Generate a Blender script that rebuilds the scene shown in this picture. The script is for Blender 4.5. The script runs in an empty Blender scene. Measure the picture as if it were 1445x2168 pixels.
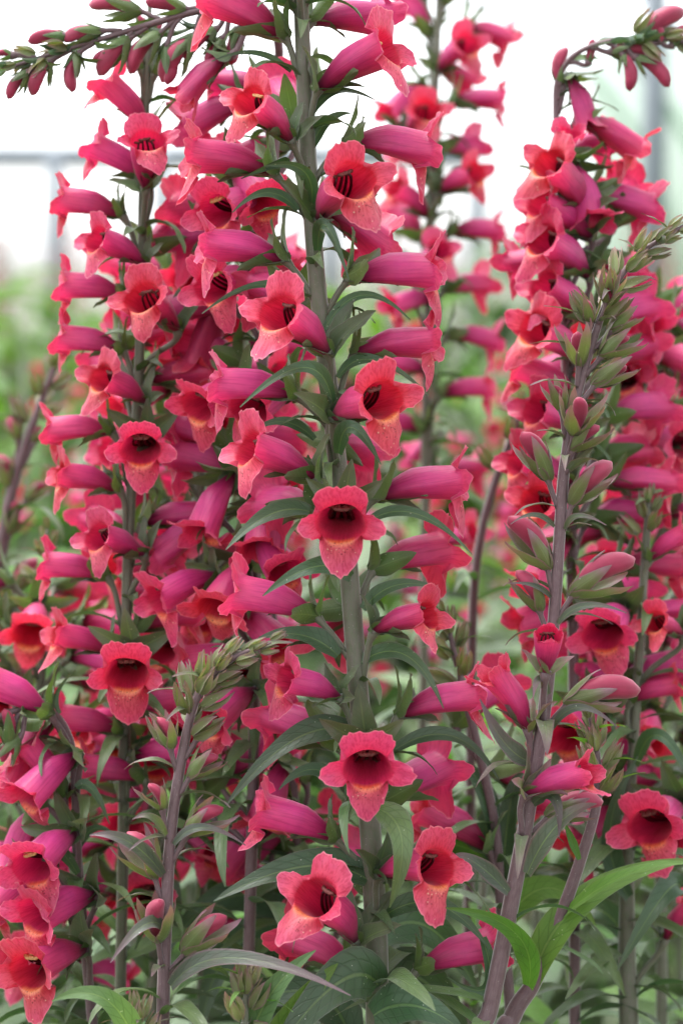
import bpy, math, random
from mathutils import Vector, Matrix
R = math.radians
rnd = random.Random(7)
sc = bpy.context.scene
col = sc.collection

# ------------------------------------------------------------------ camera, sky, sun, exposure
CAM = Vector((0.0, 0.0, 0.85)); PITCH = R(6.18); FPX = 4840.0; D0 = 1.10     # 1445 x 2168 photograph pixels
cam_d = bpy.data.cameras.new('camera'); cam = bpy.data.objects.new('camera', cam_d); col.objects.link(cam)
cam.location = CAM; cam.rotation_euler = (R(90) - PITCH, 0, 0)
cam_d.sensor_fit = 'VERTICAL'; cam_d.sensor_height = 36.0; cam_d.sensor_width = 24.0
cam_d.lens = FPX / 2168.0 * 36.0; cam_d.clip_start = 0.05; cam_d.clip_end = 2000
cam_d.dof.use_dof = True; cam_d.dof.focus_distance = D0 - 0.015; cam_d.dof.aperture_fstop = 6.8
sc.camera = cam
w = bpy.data.worlds.new('World'); sc.world = w; w.use_nodes = True
wn = w.node_tree; wn.nodes.clear()
sky = wn.nodes.new('ShaderNodeTexSky'); sky.sky_type = 'NISHITA'; sky.sun_disc = False
SUN_EL, SUN_AZ = 70, -60
sky.sun_elevation = R(SUN_EL); sky.sun_rotation = R(SUN_AZ); sky.air_density = 1.0; sky.dust_density = 2.0; sky.ozone_density = 1.0
hs = wn.nodes.new('ShaderNodeHueSaturation'); hs.inputs['Saturation'].default_value = 0.16
bg = wn.nodes.new('ShaderNodeBackground'); bg.inputs['Strength'].default_value = 0.15
wo = wn.nodes.new('ShaderNodeOutputWorld')
wn.links.new(sky.outputs[0], hs.inputs['Color']); wn.links.new(hs.outputs[0], bg.inputs['Color']); wn.links.new(bg.outputs[0], wo.inputs['Surface'])
sd = bpy.data.lights.new('sun', 'SUN'); sd.energy = 1.5; sd.angle = R(40); sd.color = (1, 0.97, 0.92)
sun = bpy.data.objects.new('sun', sd); col.objects.link(sun)
# Nishita: rotation 0 = +Y, clockwise seen from above
sdir = Vector((math.sin(R(SUN_AZ)) * math.cos(R(SUN_EL)), math.cos(R(SUN_AZ)) * math.cos(R(SUN_EL)), math.sin(R(SUN_EL))))
sun.rotation_euler = sdir.to_track_quat('Z', 'Y').to_euler(); sun.location = sdir * 30
vs = sc.view_settings; vs.view_transform = 'Standard'; vs.look = 'None'; vs.gamma = 1.0; vs.exposure = 2.02; vs.use_curve_mapping = False
sc.render.engine = 'CYCLES'
sc.cycles.use_denoising = True; sc.cycles.max_bounces = 6; sc.cycles.transparent_max_bounces = 8
sc.cycles.transmission_bounces = 6; sc.cycles.diffuse_bounces = 3; sc.cycles.glossy_bounces = 2; sc.cycles.sample_clamp_indirect = 6.0

# ------------------------------------------------------------------ pixel -> world
FWD = Vector((0, math.cos(PITCH), -math.sin(PITCH))); UPV = Vector((0, math.sin(PITCH), math.cos(PITCH))); RT = Vector((1, 0, 0))
def W(px, py, d):
    return CAM + FWD * d + RT * ((px - 722.5) * d / FPX) + UPV * ((1084.0 - py) * d / FPX)
def PX(p):                                    # world -> photograph pixel (for finding the stem beside a flower)
    v = p - CAM; d = v.dot(FWD); return (722.5 + v.dot(RT) * FPX / d, 1084 - v.dot(UPV) * FPX / d, d)

# ------------------------------------------------------------------ node helpers
def mat(name):
    m = bpy.data.materials.new(name); m.use_nodes = True; m.node_tree.nodes.clear(); return m, NT(m.node_tree)
class NT:
    def __init__(s, t): s.t = t
    def n(s, typ, **kw):
        nd = s.t.nodes.new(typ)
        for k, v in kw.items():
            if k in nd.inputs: s.set(nd.inputs[k], v)
            else: setattr(nd, k, v)
        return nd
    def set(s, i, v):
        if hasattr(v, 'is_output') or isinstance(v, bpy.types.NodeSocket): s.t.links.new(v, i)
        else:
            if hasattr(i, 'default_value') and isinstance(v, tuple) and len(v) == 3 and i.type == 'RGBA': v = v + (1.0,)
            i.default_value = v
    def attr(s, name, out='Fac'): return s.n('ShaderNodeAttribute', attribute_name=name).outputs[out]
    def math(s, op, a, b=0.0, clamp=False):
        m = s.n('ShaderNodeMath', operation=op); m.use_clamp = clamp
        s.set(m.inputs[0], a); s.set(m.inputs[1], b); return m.outputs[0]
    def map(s, v, a, b, c=0.0, d=1.0, smooth=True):
        m = s.n('ShaderNodeMapRange'); m.interpolation_type = 'SMOOTHSTEP' if smooth else 'LINEAR'
        for i, x in enumerate((v, a, b, c, d)): s.set(m.inputs[i], x)
        return m.outputs[0]
    def mix(s, f, a, b, mode='MIX'):
        m = s.n('ShaderNodeMix', data_type='RGBA'); m.blend_type = mode
        s.set(m.inputs[0], f); s.set(m.inputs[6], a); s.set(m.inputs[7], b); return m.outputs[2]
    def ramp(s, f, stops):
        r = s.n('ShaderNodeValToRGB'); e = r.color_ramp.elements
        while len(e) < len(stops): e.new(0.5)
        for k, (p, c) in enumerate(stops): e[k].position = p; e[k].color = c + (1,)
        s.set(r.inputs[0], f); return r.outputs[0]
    def noise(s, vec=None, scale=5.0, detail=3.0, rough=0.5):
        n = s.n('ShaderNodeTexNoise'); n.inputs['Scale'].default_value = scale; n.inputs['Detail'].default_value = detail; n.inputs['Roughness'].default_value = rough
        if vec is not None: s.set(n.inputs['Vector'], vec)
        return n.outputs['Fac']
    def comb(s, x, y, z=0.0):
        c = s.n('ShaderNodeCombineXYZ')
        for k, v in enumerate((x, y, z)): s.set(c.inputs[k], v)
        return c.outputs[0]
    def out(s, sh): o = s.n('ShaderNodeOutputMaterial'); s.t.links.new(sh, o.inputs['Surface'])
    def thin(s, colr, trans, tcol=None, rough=0.5, sheen=0.1, bump=None, spec=0.35, sheen_tint=(1, 1, 1)):
        p = s.n('ShaderNodeBsdfPrincipled'); s.set(p.inputs['Base Color'], colr); s.set(p.inputs['Roughness'], rough)
        p.inputs['Specular IOR Level'].default_value = spec
        p.inputs['Sheen Weight'].default_value = sheen; p.inputs['Sheen Roughness'].default_value = 0.35
        p.inputs['Sheen Tint'].default_value = sheen_tint + (1,)
        if bump is not None: s.set(p.inputs['Normal'], bump)
        if not trans: return p.outputs[0]
        t = s.n('ShaderNodeBsdfTranslucent'); s.set(t.inputs['Color'], tcol if tcol is not None else colr)
        m = s.n('ShaderNodeMixShader'); m.inputs[0].default_value = trans
        s.t.links.new(p.outputs[0], m.inputs[1]); s.t.links.new(t.outputs[0], m.inputs[2]); return m.outputs[0]
    def bump(s, h, strength=0.3, dist=0.001):
        b = s.n('ShaderNodeBump'); b.inputs['Strength'].default_value = strength; b.inputs['Distance'].default_value = dist; s.set(b.inputs['Height'], h); return b.outputs[0]

# ------------------------------------------------------------------ materials
def petal_material(name, pink=0.0):
    m, n = mat(name)
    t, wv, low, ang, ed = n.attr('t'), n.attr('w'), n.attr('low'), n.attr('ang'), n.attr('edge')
    obj = n.n('ShaderNodeObjectInfo').outputs['Random']
    tc = n.n('ShaderNodeTexCoord').outputs['Object']
    # colours down the outside of the tube
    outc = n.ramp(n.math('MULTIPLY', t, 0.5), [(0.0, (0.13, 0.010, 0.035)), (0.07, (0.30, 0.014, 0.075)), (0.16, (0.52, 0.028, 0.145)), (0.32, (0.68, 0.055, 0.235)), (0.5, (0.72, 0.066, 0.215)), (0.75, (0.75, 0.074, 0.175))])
    ven = n.map(n.math('SINE', ang), -1.0, 0.1, 1.0, 0.0)                        # underside is redder
    outc = n.mix(n.math('MULTIPLY', ven, 0.40), outc, n.mix(1.0, outc, (0.88, 0.55, 0.50), 'MULTIPLY'))
    str_v = n.comb(n.math('MULTIPLY', ang, 9.0), n.math('MULTIPLY', t, 2.2), n.math('MULTIPLY', obj, 40.0))
    streak = n.noise(str_v, 1.0, 4.0, 0.6)
    outc = n.mix(n.map(streak, 0.42, 0.72, 0.0, 0.75), outc, n.mix(1.0, outc, (0.72, 0.45, 0.62), 'MULTIPLY'))
    # inside: dark throat, red upper, coral limb, orange blotch at the lower lip
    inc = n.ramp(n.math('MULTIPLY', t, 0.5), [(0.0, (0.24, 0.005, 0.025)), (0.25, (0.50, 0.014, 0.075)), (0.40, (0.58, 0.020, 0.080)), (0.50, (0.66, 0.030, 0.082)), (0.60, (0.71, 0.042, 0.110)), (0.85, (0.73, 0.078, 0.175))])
    lowc = n.ramp(n.math('MULTIPLY', t, 0.5), [(0.30, (0.40, 0.010, 0.05)), (0.47, (0.46, 0.015, 0.06)), (0.498, (0.78, 0.17, 0.06)), (0.53, (0.84, 0.26, 0.10)), (0.60, (0.77, 0.13, 0.15)), (0.9, (0.74, 0.095, 0.20))])
    inc = n.mix(n.map(low, 0.15, 0.75), inc, lowc)
    vein_v = n.comb(n.math('MULTIPLY', ang, 16.0), n.math('MULTIPLY', t, 5.0), n.math('MULTIPLY', obj, 30.0))
    vein = n.noise(vein_v, 1.0, 3.0, 0.6)
    inc = n.mix(n.map(vein, 0.45, 0.62, 0.0, 0.85), inc, n.mix(1.0, inc, (0.80, 0.48, 0.60), 'MULTIPLY'))
    vo = n.n('ShaderNodeTexVoronoi'); vo.inputs['Scale'].default_value = 720.0; n.set(vo.inputs['Vector'], tc)
    spot = n.map(vo.outputs['Distance'], 0.24, 0.38, 1.0, 0.0)
    pick = n.map(n.noise(tc, 420.0, 1.0), 0.46, 0.54)
    zone = n.math('MULTIPLY', n.map(low, 0.4, 0.8), n.math('MULTIPLY', n.map(t, 0.8, 0.95), n.map(t, 1.35, 1.75, 1.0, 0.0)))
    inc = n.mix(n.math('MULTIPLY', n.math('MULTIPLY', spot, pick), n.math('MULTIPLY', zone, 0.8)), inc, (0.20, 0.012, 0.02))
    vo2 = n.n('ShaderNodeTexVoronoi'); vo2.inputs['Scale'].default_value = 430.0; n.set(vo2.inputs['Vector'], tc)
    pol = n.math('MULTIPLY', n.map(vo2.outputs['Distance'], 0.12, 0.22, 1.0, 0.0), n.math('MULTIPLY', n.map(n.noise(tc, 260.0, 2.0), 0.52, 0.60), n.map(low, 0.2, 0.6)))
    inc = n.mix(n.math('MULTIPLY', pol, n.map(t, 0.9, 1.1, 0.0, 0.75)), inc, (0.85, 0.62, 0.42))
    if pink: inc = n.mix(pink, inc, (0.72, 0.05, 0.15))
    back = n.n('ShaderNodeNewGeometry').outputs['Backfacing']
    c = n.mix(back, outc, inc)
    # light caught by the downy rim, painted in as a pale edge colour
    rim = n.map(ed, 0.92, 1.0, 0.0, 0.75)
    c = n.mix(rim, c, (0.86, 0.30, 0.36))
    blot = n.noise(tc, 160.0, 3.0)
    c = n.mix(n.map(blot, 0.35, 0.7, 0.0, 0.45), c, n.mix(1.0, c, (0.80, 0.70, 0.95), 'MULTIPLY'))
    h = n.n('ShaderNodeHueSaturation'); n.set(h.inputs['Color'], c)
    n.set(h.inputs['Hue'], n.map(obj, 0.0, 1.0, 0.492, 0.508, False)); n.set(h.inputs['Value'], n.map(n.math('FRACT', n.math('MULTIPLY', obj, 7.3)), 0.0, 1.0, 0.90, 1.06, False))
    bmp = n.bump(n.math('ADD', n.math('MULTIPLY', streak, 0.7), n.math('MULTIPLY', n.noise(tc, 900.0, 2.0), 0.25)), 0.5, 0.0008)
    tr = n.mix(1.0, h.outputs[0], (0.95, 0.55, 0.62), 'MULTIPLY')
    n.out(n.thin(h.outputs[0], 0.40, tr, rough=0.42, sheen=0.20, bump=bmp, spec=0.5, sheen_tint=(1, 0.75, 0.85)))
    return m
def leaf_material(name, top, under, tint, tint_amt, trans=0.25, veins=1.0, rough=0.42, sheen=0.10, spec=0.45):
    m, n = mat(name)
    t, q = n.attr('t'), n.attr('q')
    obj = n.n('ShaderNodeObjectInfo').outputs['Random']; tc = n.n('ShaderNodeTexCoord').outputs['Object']
    back = n.n('ShaderNodeNewGeometry').outputs['Backfacing']
    c = n.mix(back, top, under)
    aq = n.math('ABSOLUTE', q)
    mid = n.map(aq, 0.02, 0.10, 1.0, 0.0)
    # side veins run forward from the midrib
    ph = n.math('SINE', n.math('ADD', n.math('MULTIPLY', n.math('SUBTRACT', t, n.math('MULTIPLY', aq, 0.16)), 62.0), n.math('MULTIPLY', n.noise(tc, 90.0, 1.0), 3.0)))
    sv = n.map(ph, 0.80, 1.0, 0.0, 0.55 * veins)
    lv = n.map(n.math('SINE', n.math('MULTIPLY', aq, 15.0)), 0.75, 1.0, 0.0, 0.4 * veins)
    c = n.mix(n.math('MAXIMUM', sv, lv), c, n.mix(1.0, c, (0.62, 0.66, 0.62), 'MULTIPLY'))
    c = n.mix(n.math('MULTIPLY', mid, 0.55), c, n.mix(0.5, under, (0.20, 0.30, 0.10)))
    nz = n.noise(tc, 70.0, 4.0)
    c = n.mix(n.map(nz, 0.35, 0.7, 0.0, 0.5), c, n.mix(1.0, c, (0.72, 0.85, 0.66), 'MULTIPLY'))
    pt = n.math('MULTIPLY', n.math('MAXIMUM', n.map(t, 0.45, 1.0), n.map(aq, 0.72, 1.0)), tint_amt)
    pt = n.math('ADD', pt, n.math('MULTIPLY', n.map(nz, 0.5, 0.8), tint_amt * 0.3), True)
    c = n.mix(pt, c, tint)
    c = n.mix(n.map(aq, 0.95, 1.0, 0.0, 0.3), c, (0.30, 0.33, 0.28))
    vo = n.n('ShaderNodeTexVoronoi'); vo.inputs['Scale'].default_value = 420.0; n.set(vo.inputs['Vector'], tc)
    dust = n.math('MULTIPLY', n.map(vo.outputs['Distance'], 0.07, 0.13, 1.0, 0.0), n.map(n.noise(tc, 120.0, 2.0), 0.54, 0.62))
    c = n.mix(n.math('MULTIPLY', dust, 0.7), c, (0.6, 0.62, 0.58))
    h = n.n('ShaderNodeHueSaturation'); n.set(h.inputs['Color'], c)
    n.set(h.inputs['Hue'], n.map(obj, 0.0, 1.0, 0.48, 0.515, False)); n.set(h.inputs['Value'], n.map(n.math('FRACT', n.math('MULTIPLY', obj, 5.7)), 0.0, 1.0, 0.75, 1.25, False))
    bmp = n.bump(n.math('SUBTRACT', n.math('MULTIPLY', nz, 0.25), n.math('MAXIMUM', sv, lv)), 0.45, 0.0008)
    tr = n.mix(1.0, h.outputs[0], (1.5, 1.7, 0.5), 'MULTIPLY')
    n.out(n.thin(h.outputs[0], trans, tr, rough=rough, sheen=sheen, bump=bmp, spec=spec))
    return m
def stem_material(name, a, b):
    m, n = mat(name)
    ang, t = n.attr('ang'), n.attr('t')
    tc = n.n('ShaderNodeTexCoord').outputs['Object']
    sv = n.comb(n.math('MULTIPLY', n.math('COSINE', ang), 2.6), n.math('MULTIPLY', n.math('SINE', ang), 2.6), n.math('MULTIPLY', t, 6.0))
    s1 = n.noise(sv, 2.0, 4.0, 0.6)
    c = n.mix(n.map(s1, 0.25, 0.75), a, b)
    c = n.mix(n.map(n.noise(tc, 300.0, 2.0), 0.45, 0.75, 0.0, 0.35), c, n.mix(1.0, c, (0.7, 0.66, 0.66), 'MULTIPLY'))
    vo = n.n('ShaderNodeTexVoronoi'); vo.inputs['Scale'].default_value = 500.0; n.set(vo.inputs['Vector'], tc)
    c = n.mix(n.map(vo.outputs['Distance'], 0.06, 0.11, 0.35, 0.0), c, (0.5, 0.5, 0.48))
    bmp = n.bump(s1, 0.12, 0.0005)
    n.out(n.thin(c, 0.0, rough=0.5, sheen=0.42, bump=bmp, spec=0.3))
    return m
def plain(name, c, rough=0.6, noise=None, amp=0.3, sheen=0.0, spec=0.3, metal=0.0):
    m, n = mat(name)
    tc = n.n('ShaderNodeTexCoord').outputs['Object']
    cc = n.mix(n.map(n.noise(tc, noise or 60.0, 4.0), 0.3, 0.7, 0.0, amp), c, tuple(x * 0.5 for x in c))
    p = n.n('ShaderNodeBsdfPrincipled'); n.set(p.inputs['Base Color'], cc); p.inputs['Roughness'].default_value = rough
    p.inputs['Specular IOR Level'].default_value = spec; p.inputs['Sheen Weight'].default_value = sheen; p.inputs['Metallic'].default_value = metal
    n.out(p.outputs[0]); return m
M = {}
M['petal'] = petal_material('foxglove_petal')
M['leaf'] = leaf_material('foxglove_leaf', (0.048, 0.098, 0.046), (0.095, 0.160, 0.058), (0.10, 0.085, 0.085), 0.25)
M['leaf_purple'] = leaf_material('foxglove_leaf_purple', (0.085, 0.105, 0.080), (0.13, 0.15, 0.085), (0.17, 0.090, 0.120), 0.75)
M['leaf_bright'] = leaf_material('fresh_leaf', (0.095, 0.200, 0.045), (0.13, 0.24, 0.065), (0.15, 0.18, 0.08), 0.2, 0.35, rough=.55, sheen=.04, spec=.22)
M['leaf_pale'] = leaf_material('pale_leaf', (0.09, 0.165, 0.070), (0.12, 0.20, 0.085), (0.13, 0.17, 0.10), 0.2, 0.35, rough=.55, sheen=.04, spec=.22)
M['sepal'] = leaf_material('sepal_green', (0.095, 0.155, 0.050), (0.085, 0.125, 0.062), (0.13, 0.105, 0.105), 0.35, 0.22, 0.5, 0.45, 0.12)
M['sepal_purple'] = leaf_material('sepal_purple', (0.135, 0.165, 0.062), (0.145, 0.150, 0.095), (0.23, 0.115, 0.140), 0.95, 0.25, 0.5, 0.45, 0.15)
M['stem'] = stem_material('stem_green_grey', (0.098, 0.120, 0.068), (0.135, 0.118, 0.098))
M['stem_purple'] = stem_material('stem_purple', (0.105, 0.060, 0.068), (0.150, 0.100, 0.104))
M['bud'] = plain('bud_pink', (0.33, 0.030, 0.075), 0.5, 130.0, 0.5, 0.2)
M['bud_green'] = leaf_material('young_bud', (0.19, 0.23, 0.09), (0.19, 0.21, 0.10), (0.25, 0.13, 0.15), 0.85, 0.2, 0.4)
M['filament'] = plain('filament_dark_red', (0.040, 0.002, 0.006), 0.4)
M['anther_dark'] = plain('anther_brown', (0.16, 0.045, 0.04), 0.7, 900.0, 0.7)
M['anther'] = plain('anther_cream', (0.62, 0.36, 0.16), 0.7, 900.0, 0.5)

# ------------------------------------------------------------------ mesh helpers
def mesh(name, verts, faces, m, attrs=None, smooth=True):
    me = bpy.data.meshes.new(name); me.from_pydata([tuple(v) for v in verts], [], faces)
    for k, vals in (attrs or {}).items():
        a = me.attributes.new(k, 'FLOAT', 'POINT'); a.data.foreach_set('value', vals)
    me.materials.append(m)
    if smooth: me.polygons.foreach_set('use_smooth', [True] * len(me.polygons))
    me.update(); return me
WM = {}                                                # world matrix of each object made here
def add(name, me, parent=None, world=None):
    o = bpy.data.objects.new(name, me); col.objects.link(o)
    wmat = world if world is not None else Matrix()
    WM[o.name] = wmat
    if parent is not None:
        o.parent = parent; o.matrix_basis = WM[parent.name].inverted() @ wmat
    else: o.matrix_basis = wmat
    return o
def thing(name, label, cat, loc, group=None):
    o = add(name, None, None, Matrix.Translation(loc)); o['label'] = label; o['category'] = cat
    o.empty_display_size = 0.05
    if group: o['group'] = group
    return o
def catmull(P, n):
    out = []; Q = [2 * P[0] - P[1]] + P + [2 * P[-1] - P[-2]]
    for i in range(1, len(Q) - 2):
        for k in range(n):
            t = k / n; a, b, c, d = Q[i - 1], Q[i], Q[i + 1], Q[i + 2]
            out.append(0.5 * ((2 * b) + (c - a) * t + (2 * a - 5 * b + 4 * c - d) * t * t + (3 * b - a - 3 * c + d) * t ** 3))
    out.append(P[-1]); return out
def tube_mesh(name, path, radii, sides, m, ribs=0.0, cap=True):
    V, Fc, at, aa = [], [], [], []
    n = len(path); up = None; L = 0.0
    for i, p in enumerate(path):
        tg = (path[min(i + 1, n - 1)] - path[max(i - 1, 0)]).normalized()
        if up is None:
            up = tg.cross(Vector((0.3, 1, 0.2))).normalized()
        up = (up - tg * up.dot(tg)).normalized(); sd_ = tg.cross(up)
        if i: L += (p - path[i - 1]).length
        for k in range(sides):
            a = 2 * math.pi * k / sides; r = radii[i] * (1 + ribs * math.cos(5 * a + 0.4))
            V.append(p + up * (r * math.cos(a)) + sd_ * (r * math.sin(a))); at.append(L * 20); aa.append(a)
    for i in range(n - 1):
        for k in range(sides):
            k2 = (k + 1) % sides; Fc.append((i * sides + k, i * sides + k2, (i + 1) * sides + k2, (i + 1) * sides + k))
    if cap:
        Fc.append(tuple(range(sides - 1, -1, -1))); Fc.append(tuple((n - 1) * sides + k for k in range(sides)))
    return mesh(name, V, Fc, m, {'t': at, 'ang': aa})
def interp(x, tab):
    for (a, u), (b, v) in zip(tab, tab[1:]):
        if x <= b:
            f = (x - a) / (b - a); return u + (v - u) * f
    return tab[-1][1]
def sm(x): x = max(0, min(1, x)); return x * x * (3 - 2 * x)

# ------------------------------------------------------------------ corolla: a humped tube that opens into an upper, two side and a long lower lobe
TL = 0.040
UPT = [(0, .0018), (.08, .0030), (.17, .0050), (.34, .0086), (.5, .0106), (.7, .0104), (.9, .0094), (1, .0090)]
LOT = [(0, .0020), (.10, .0030), (.17, .0031), (.34, .0034), (.5, .0043), (.7, .0056), (.9, .0071), (1, .0088)]
WDT = [(0, .0018), (.10, .0030), (.17, .0041), (.34, .0066), (.5, .0082), (.7, .0097), (.9, .0106), (1, .0112)]
def corolla_mesh(seed, N=72, NT_=14, NL=10, up_a=52, side_a=52, low_a=80, low_l=.0185, up_l=.0125, side_l=.0125, curl=0.0, shut=0.0, low_point=1.0):
    r = random.Random(seed)
    V, Fc = [], []; A = {k: [] for k in ('t', 'w', 'low', 'ang', 'edge')}
    ph = [r.uniform(0, 6.28) for _ in range(6)]
    # lobes: centre angle, half width, length, end angle, rounding exponent
    lob = [(90, 55, up_l, up_a, 'u'), (-3, 46, side_l * r.uniform(.92, 1.08), side_a, 's'), (183, 46, side_l * r.uniform(.92, 1.08), side_a, 's'), (270, 33, low_l, low_a, 'l')]
    bound = [(33, 147), (-36, 33), (147, 216), (216, 324)]
    def ring(t, th):
        ca, sa = math.cos(th), math.sin(th)
        z = (interp(t, UPT) if sa > 0 else interp(t, LOT)) * sa
        y = interp(t, WDT) * ca
        g = 1 + 0.025 * math.sin(4 * th + ph[5]) * sm(t * 2)
        return Vector((t * TL, y * g, z * g))
    rows = NT_ + NL
    for j in range(rows + 1):
        for k in range(N):
            th = 2 * math.pi * k / N; deg = (360 * k / N + 60) % 360 - 60    # -60..300
            li = 0
            for q_, (b0, b1) in enumerate(bound):
                if b0 <= deg < b1 or b0 <= deg + 360 < b1 or b0 <= deg - 360 < b1: li = q_
            c0, hw, ll, ea, kind = lob[li]
            b0, b1 = bound[li]
            dd = deg - (b0 + b1) / 2
            while dd > 180: dd -= 360
            while dd < -180: dd += 360
            q = dd / ((b1 - b0) / 2); aq = min(1, abs(q))
            if kind == 'u': shp = (1 - aq ** 4.0) ** 0.55 * (1 - 0.14 * math.exp(-(q / 0.16) ** 2))
            elif kind == 's': shp = 0.78 * (1 - aq ** 2.2) ** 0.8 + 0.22 * max(0, 1 - aq * 1.6)
            else: shp = (1 - low_point) * (1 - aq ** 2.3) ** 0.7 + low_point * (0.80 * (1 - aq ** 1.7) ** 0.85 + 0.20 * max(0, 1 - aq * 2.2))
            ln = 0.0026 + (ll - 0.0026) * shp
            if j <= NT_:
                t = j / NT_; p = ring(t, th); tt = t; w_ = 0.0; ed = 0.0
            else:
                w_ = (j - NT_) / NL; p = ring(1.0, th).copy(); tt = 1.0 + ln * w_ / ll
                cdir = Vector((0, math.cos(R(c0)), math.sin(R(c0)))); rad = Vector((0, math.cos(th), math.sin(th)))
                b = {'u': .25, 's': .10, 'l': .62}[kind]
                e = (rad * (1 - b) + cdir * b).normalized()
                # integrate the bend from the tube direction outward
                steps = 8; s_tot = ln * w_
                for st in range(steps):
                    x = (st + .5) / steps * s_tot / ll
                    a_end = R(ea)
                    if kind == 'l': ang_ = R(18) + (a_end - R(18)) * sm(x * 6.0) + curl * R(95) * x * x
                    elif kind == 'u': ang_ = R(8) + (a_end - R(8)) * sm(x * 4.0) + 0.15 * x
                    else: ang_ = R(10) + (a_end - R(10)) * sm(x * 4.0)
                    ang_ += shut * R(-70) * x
                    # lobes are a little arched across
                    p += (Vector((1, 0, 0)) * math.cos(ang_) + e * math.sin(ang_)) * (s_tot / steps)
                fr = (w_ ** 2) * 0.0007
                p += Vector((1, 0, 0)) * (fr * math.sin(7 * th + ph[0]) + fr * .6 * math.sin(17 * th + ph[1]))
                p += e * ((w_ ** 6) * 0.00035 * (math.sin(31 * th + ph[2]) + math.sin(47 * th + ph[3])))
                if kind == 'u': p += Vector((-1, 0, 0)) * (0.0058 * (aq ** 1.6) * w_)
                if kind == 'l': p += Vector((-1, 0, 0)) * (0.0075 * (aq ** 1.4) * sm(w_ * 1.3)) + Vector((0, 0, .0012 * w_ * aq))
                if kind == 's': p += Vector((0, 0, -1)) * (0.0010 * w_ * w_)
                ed = w_
            V.append(p); A['t'].append(tt); A['w'].append(w_); A['edge'].append(ed)
            A['low'].append(sm(1 - abs(((deg - 270 + 180) % 360) - 180) / 60)); A['ang'].append(th)
    for j in range(rows):
        for k in range(N):
            k2 = (k + 1) % N; Fc.append((j * N + k, (j + 1) * N + k, (j + 1) * N + k2, j * N + k2))
    Fc.append(tuple(range(N)))
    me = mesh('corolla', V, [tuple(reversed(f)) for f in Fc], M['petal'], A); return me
CO = []
for sd_ in range(10):
    r = random.Random(100 + sd_)
    CO.append(corolla_mesh(sd_, up_a=r.uniform(46, 64), side_a=r.uniform(50, 68), low_a=r.uniform(76, 96), low_l=r.uniform(.0170, .0205), curl=r.choice([0, 0, .25, .5, 0]), low_point=r.choice([1, 1, 1, .6, .3]), up_l=r.uniform(.0115, .0135), side_l=r.uniform(.0108, .0128)))
CO_LOW = [corolla_mesh(50 + i, N=36, NT_=8, NL=5, up_a=rnd.uniform(40, 60), side_a=rnd.uniform(42, 60), low_a=rnd.uniform(68, 92)) for i in range(3)]
CO_OPEN = corolla_mesh(77, up_a=28, side_a=20, low_a=35, low_l=.013, up_l=.010, side_l=.009)     # just opening
CO_CUP = corolla_mesh(78, up_a=2, side_a=0, low_a=0, low_l=.004, up_l=.005, side_l=.004, shut=.35)

def bud_mesh(seed, fold=1.0, fat=.74):
    r = random.Random(seed); V, Fc, at, an = [], [], [], []
    N, K = 20, 13; L = 0.024
    prof = [(0, .0018), (.1, .0036), (.3, .0049), (.55, .0060), (.78, .0058), (.9, .0046), (.97, .0027), (1, .0006)]
    for j in range(K + 1):
        t = j / K; rr = interp(t, prof) * fat
        for k in range(N):
            th = 2 * math.pi * k / N
            f = 1 + 0.06 * fold * math.cos(3 * th + r.random() * .15) * sm(t * 1.3) + 0.02 * math.cos(7 * th + seed)
            V.append(Vector((t * L, rr * f * math.cos(th), rr * f * math.sin(th) * .92 + 0.0026 * math.sin(t * 3.0) - 0.0022 * t * t)))
            at.append(t); an.append(th)
    for j in range(K):
        for k in range(N): k2 = (k + 1) % N; Fc.append((j * N + k, j * N + k2, (j + 1) * N + k2, (j + 1) * N + k))
    Fc.append(tuple(range(N - 1, -1, -1))); Fc.append(tuple(K * N + k for k in range(N)))
    return mesh('bud', V, Fc, M['bud'], {'t': at, 'ang': an})
BUD = [bud_mesh(i) for i in range(3)]

def leaf_points(L, Wd, n, cup, arch, tip, seed, round_=0.45):
    """lanceolate blade along +X, face +Z; returns verts, faces, attrs"""
    r = random.Random(seed); V, Fc, at, aq = [], [], [], []
    K = 6; p1, p2 = r.uniform(0, 6), r.uniform(0, 6)
    x = z = 0.0; ang = arch[0]
    for j in range(n + 1):
        t = j / n
        ang = R(arch[0] + (arch[1] - arch[0]) * t)
        if j: x += math.cos(ang) * L / n; z += math.sin(ang) * L / n
        wd = Wd * 0.5 * (max(0.0, 1 - t) ** 0.66) * (min(1, (t + 0.10) / round_) ** 0.75) * 1.25
        wd = max(wd, 0.0002)
        for k in range(K + 1):
            q = -1 + 2 * k / K
            wob = 0.05 * Wd * math.sin(9 * t + p1 + q) * abs(q) + 0.03 * Wd * math.sin(17 * t + p2) * abs(q)
            V.append(Vector((x - math.sin(ang) * (cup * abs(q) ** 1.2 * wd + wob), q * wd, z + math.cos(ang) * (cup * abs(q) ** 1.2 * wd + wob))))
            at.append(t); aq.append(q)
    for j in range(n):
        for k in range(K): a = j * (K + 1) + k; Fc.append((a, a + K + 1, a + K + 2, a + 1))
    return V, [tuple(reversed(f)) for f in Fc], {'t': at, 'q': aq}
def sepal_mesh(seed, m, L=.0270, Wd=.0118, arch=(18, -22)):
    V, Fc, A = leaf_points(L, Wd, 9, 0.42, arch, 0, seed, 0.38)
    return mesh('sepal', V, Fc, m, A)
SEP = {k: [sepal_mesh(i, M[k], arch=(rnd.uniform(8, 20), rnd.uniform(-24, 0))) for i in range(4)] for k in ('sepal', 'sepal_purple')}
SEPB = {k: [sepal_mesh(i + 9, M[k], L=.0265, Wd=.0088, arch=(-14, rnd.uniform(14, 40))) for i in range(4)] for k in ('sepal', 'sepal_purple')}   # hugging a bud, tips turned out
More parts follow.
